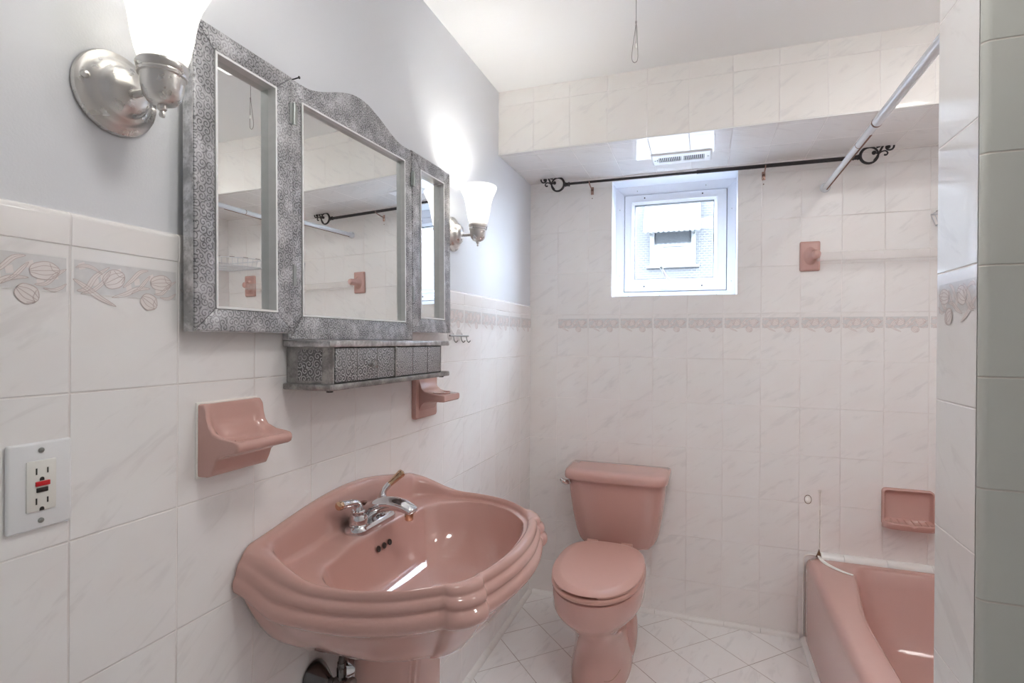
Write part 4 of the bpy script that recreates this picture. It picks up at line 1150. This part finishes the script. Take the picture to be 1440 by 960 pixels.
# ------------------------------------------------------------------ ceiling light with pull cord
LX0, LX1, LY0, LY1 = .53, .70, .80, 1.395
cl = thing('ceiling_light', 'ribbed white ceiling light above the mirror, seen in the left mirror', 'ceiling light', (.55, 1.16, H))
bm = newbm(); box(bm, (LX0-.01, LY0-.01, H-.142), (LX1+.01, LY1+.01, H), .006); obj('housing', bm, M['white_plastic'], cl)
bm = newbm()
rings = []
for k in range(13):
    a = PI*k/12; x = (LX0+LX1)/2 - (LX1-LX0)/2*math.cos(a); z = H-.142-.010*math.sin(a)**.6
    rings.append([(x, LY0+t*(LY1-LY0), z - .004*math.sin(PI*t)) for t in [j/12 for j in range(13)]])
loft(bm, rings, closed=False)
for e in (0, -1): bm.faces.new([bm.verts.new(r[e]) for r in rings])
obj('diffuser', bm, M['diffuser'], cl)
pc = thing('pull_cord', 'grey looped pull cord hanging from the ceiling light', 'cord', (.648, 1.455, 2.03))
cx, cy = .650, 1.440
bm = newbm(); tube(bm, [(cx, cy, 2.25), (cx, cy, 2.115)], .0009, 6)
lp = catmull([(cx, cy, 2.115), (cx-.003, cy, 2.09), (cx-.009, cy, 2.045), (cx-.0105, cy, 2.022), (cx-.006, cy, 2.011), (cx+.001, cy, 2.011), (cx+.005, cy, 2.022), (cx+.004, cy, 2.06), (cx+.002, cy, 2.10), (cx, cy, 2.115)], 5)
tube(bm, lp, .0009, 6); tube(bm, [(cx, cy-.002, 2.115), (cx+.0005, cy-.002, 2.055)], .0008, 6)
o = obj('cord_loop', bm, M['cord'], pc)
bm = newbm(); tube(bm, [(cx, cy-.001, 2.118), (cx, cy-.001, 2.112)], .002, 8); obj('knot', bm, M['cord'], pc)
bm = newbm(); tube(bm, [(cx+.0005, cy-.002, 2.058), (cx+.0005, cy-.002, 2.050), (cx+.0005, cy-.002, 2.046)], [.0012, .0024, .002], 8); obj('bead', bm, M['caulk'], pc)

tl = thing('recessed_light', 'round recessed ceiling light over the bathtub alcove, behind the partition', 'ceiling light', (1.66, 1.36, H))
bm = newbm(); lathe(bm, [(.115, H-.002), (.117, H-.008), (.135, H-.006), (.140, H)], (1.66, 1.36, 0), 'Z', 32); obj('trim_ring', bm, M['white_plastic'], tl)
bm = newbm(); lathe(bm, [(.116, H-.002), (.112, H-.004), (.0001, H-.005)], (1.66, 1.36, 0), 'Z', 32); obj('lens', bm, M['dome'], tl)
tl = thing('fill_light', 'added round fill light overhead, out of view, between the mirror and the partition', 'ceiling light', (.88, .60, H))  # unseen ceiling dome, added only to brighten the room
bm = newbm(); lathe(bm, [(.15, H), (.155, H-.012), (.145, H-.018)], (.88, .60, 0), 'Z', 32); obj('base_ring', bm, M['nickel'], tl)
bm = newbm(); lathe(bm, [(.145, H-.014), (.142, H-.036), (.120, H-.060), (.075, H-.076), (.0001, H-.082)], (.88, .60, 0), 'Z', 32); obj('fill_dome', bm, M['dome_fill'], tl)
# ------------------------------------------------------------------ wire corner basket
wb = thing('corner_basket', 'white wire corner basket with rust spots in the shower corner', 'basket', (XR-.1, D-.1, 1.765))
bm = newbm()
R0 = .29
def cpt(r, a, z): return (XR-.006 - r*math.cos(a), D-.006 - r*math.sin(a), z)
for z, r in ((1.790, R0), (1.745, R0-.015)):
    arc_ = [cpt(r, PI/2*k/16, z) for k in range(17)]
    tube(bm, [cpt(0, 0, z)] + arc_ + [cpt(0, 0, z)], .0026, 8)
for k in range(17):
    a = PI/2*k/16; tube(bm, [cpt(R0, a, 1.790), cpt(R0-.015, a, 1.745)], .0016, 6)
o = obj('rim', bm, M['white_metal'], wb)
bm = newbm()
for k in range(1, 18):
    q = (R0-.015)*k/18; l = math.sqrt(max(0, (R0-.015)**2-q*q))
    tube(bm, [(XR-.006-q, D-.006, 1.745), (XR-.006-q, D-.006-l, 1.745)], .0013, 6)
    if k % 4 == 0: tube(bm, [(XR-.006, D-.006-q, 1.744), (XR-.006-l, D-.006-q, 1.744)], .0016, 6)
obj('grid', bm, M['white_metal'], wb)
for k in range(5):
    a = .15+.25*k; bm = newbm(); tube(bm, [cpt(R0, a, 1.7925), cpt(R0, a+.09, 1.7925)], .0022, 6); obj('rust_spot', bm, M['rust'], wb)

# small chip in the paint: nothing to build; lights, world, camera
w = bpy.data.worlds.new('day'); bpy.context.scene.world = w; w.use_nodes = True
bg = w.node_tree.nodes['Background']; bg.inputs[0].default_value = (.74, .86, 1.0, 1); bg.inputs[1].default_value = 9.5

scn = bpy.context.scene
scn.view_settings.view_transform = 'Standard'; scn.view_settings.look = 'None'
scn.view_settings.gamma = 1.0; scn.view_settings.exposure = 2.2
scn.view_settings.use_curve_mapping = False
scn.cycles.use_denoising = True
scn.cycles.max_bounces = 16; scn.cycles.diffuse_bounces = 8; scn.cycles.glossy_bounces = 8; scn.cycles.transparent_max_bounces = 16; scn.cycles.transmission_bounces = 8
scn.cycles.sample_clamp_indirect = 6.0
scn.cycles.caustics_reflective = False; scn.cycles.caustics_refractive = False

cam = bpy.data.cameras.new('camera'); co = bpy.data.objects.new('camera', cam); C.objects.link(co)
cam.sensor_width = 36.0; cam.sensor_fit = 'HORIZONTAL'; cam.lens = 752.74/1440*36.0
cam.clip_start = .02
yaw, pit, rol = .342819, -.002659, .0072193
fw = Vector((-math.sin(yaw)*math.cos(pit), math.cos(yaw)*math.cos(pit), math.sin(pit)))
rt = Vector((math.cos(yaw), math.sin(yaw), 0)); up = rt.cross(fw)
c, s = math.cos(rol), math.sin(rol)
r2 = rt*c + up*s; u2 = up*c - rt*s
co.matrix_world = Matrix(((r2.x, u2.x, -fw.x, .8227), (r2.y, u2.y, -fw.y, 0), (r2.z, u2.z, -fw.z, 1.275), (0, 0, 0, 1)))
scn.camera = co
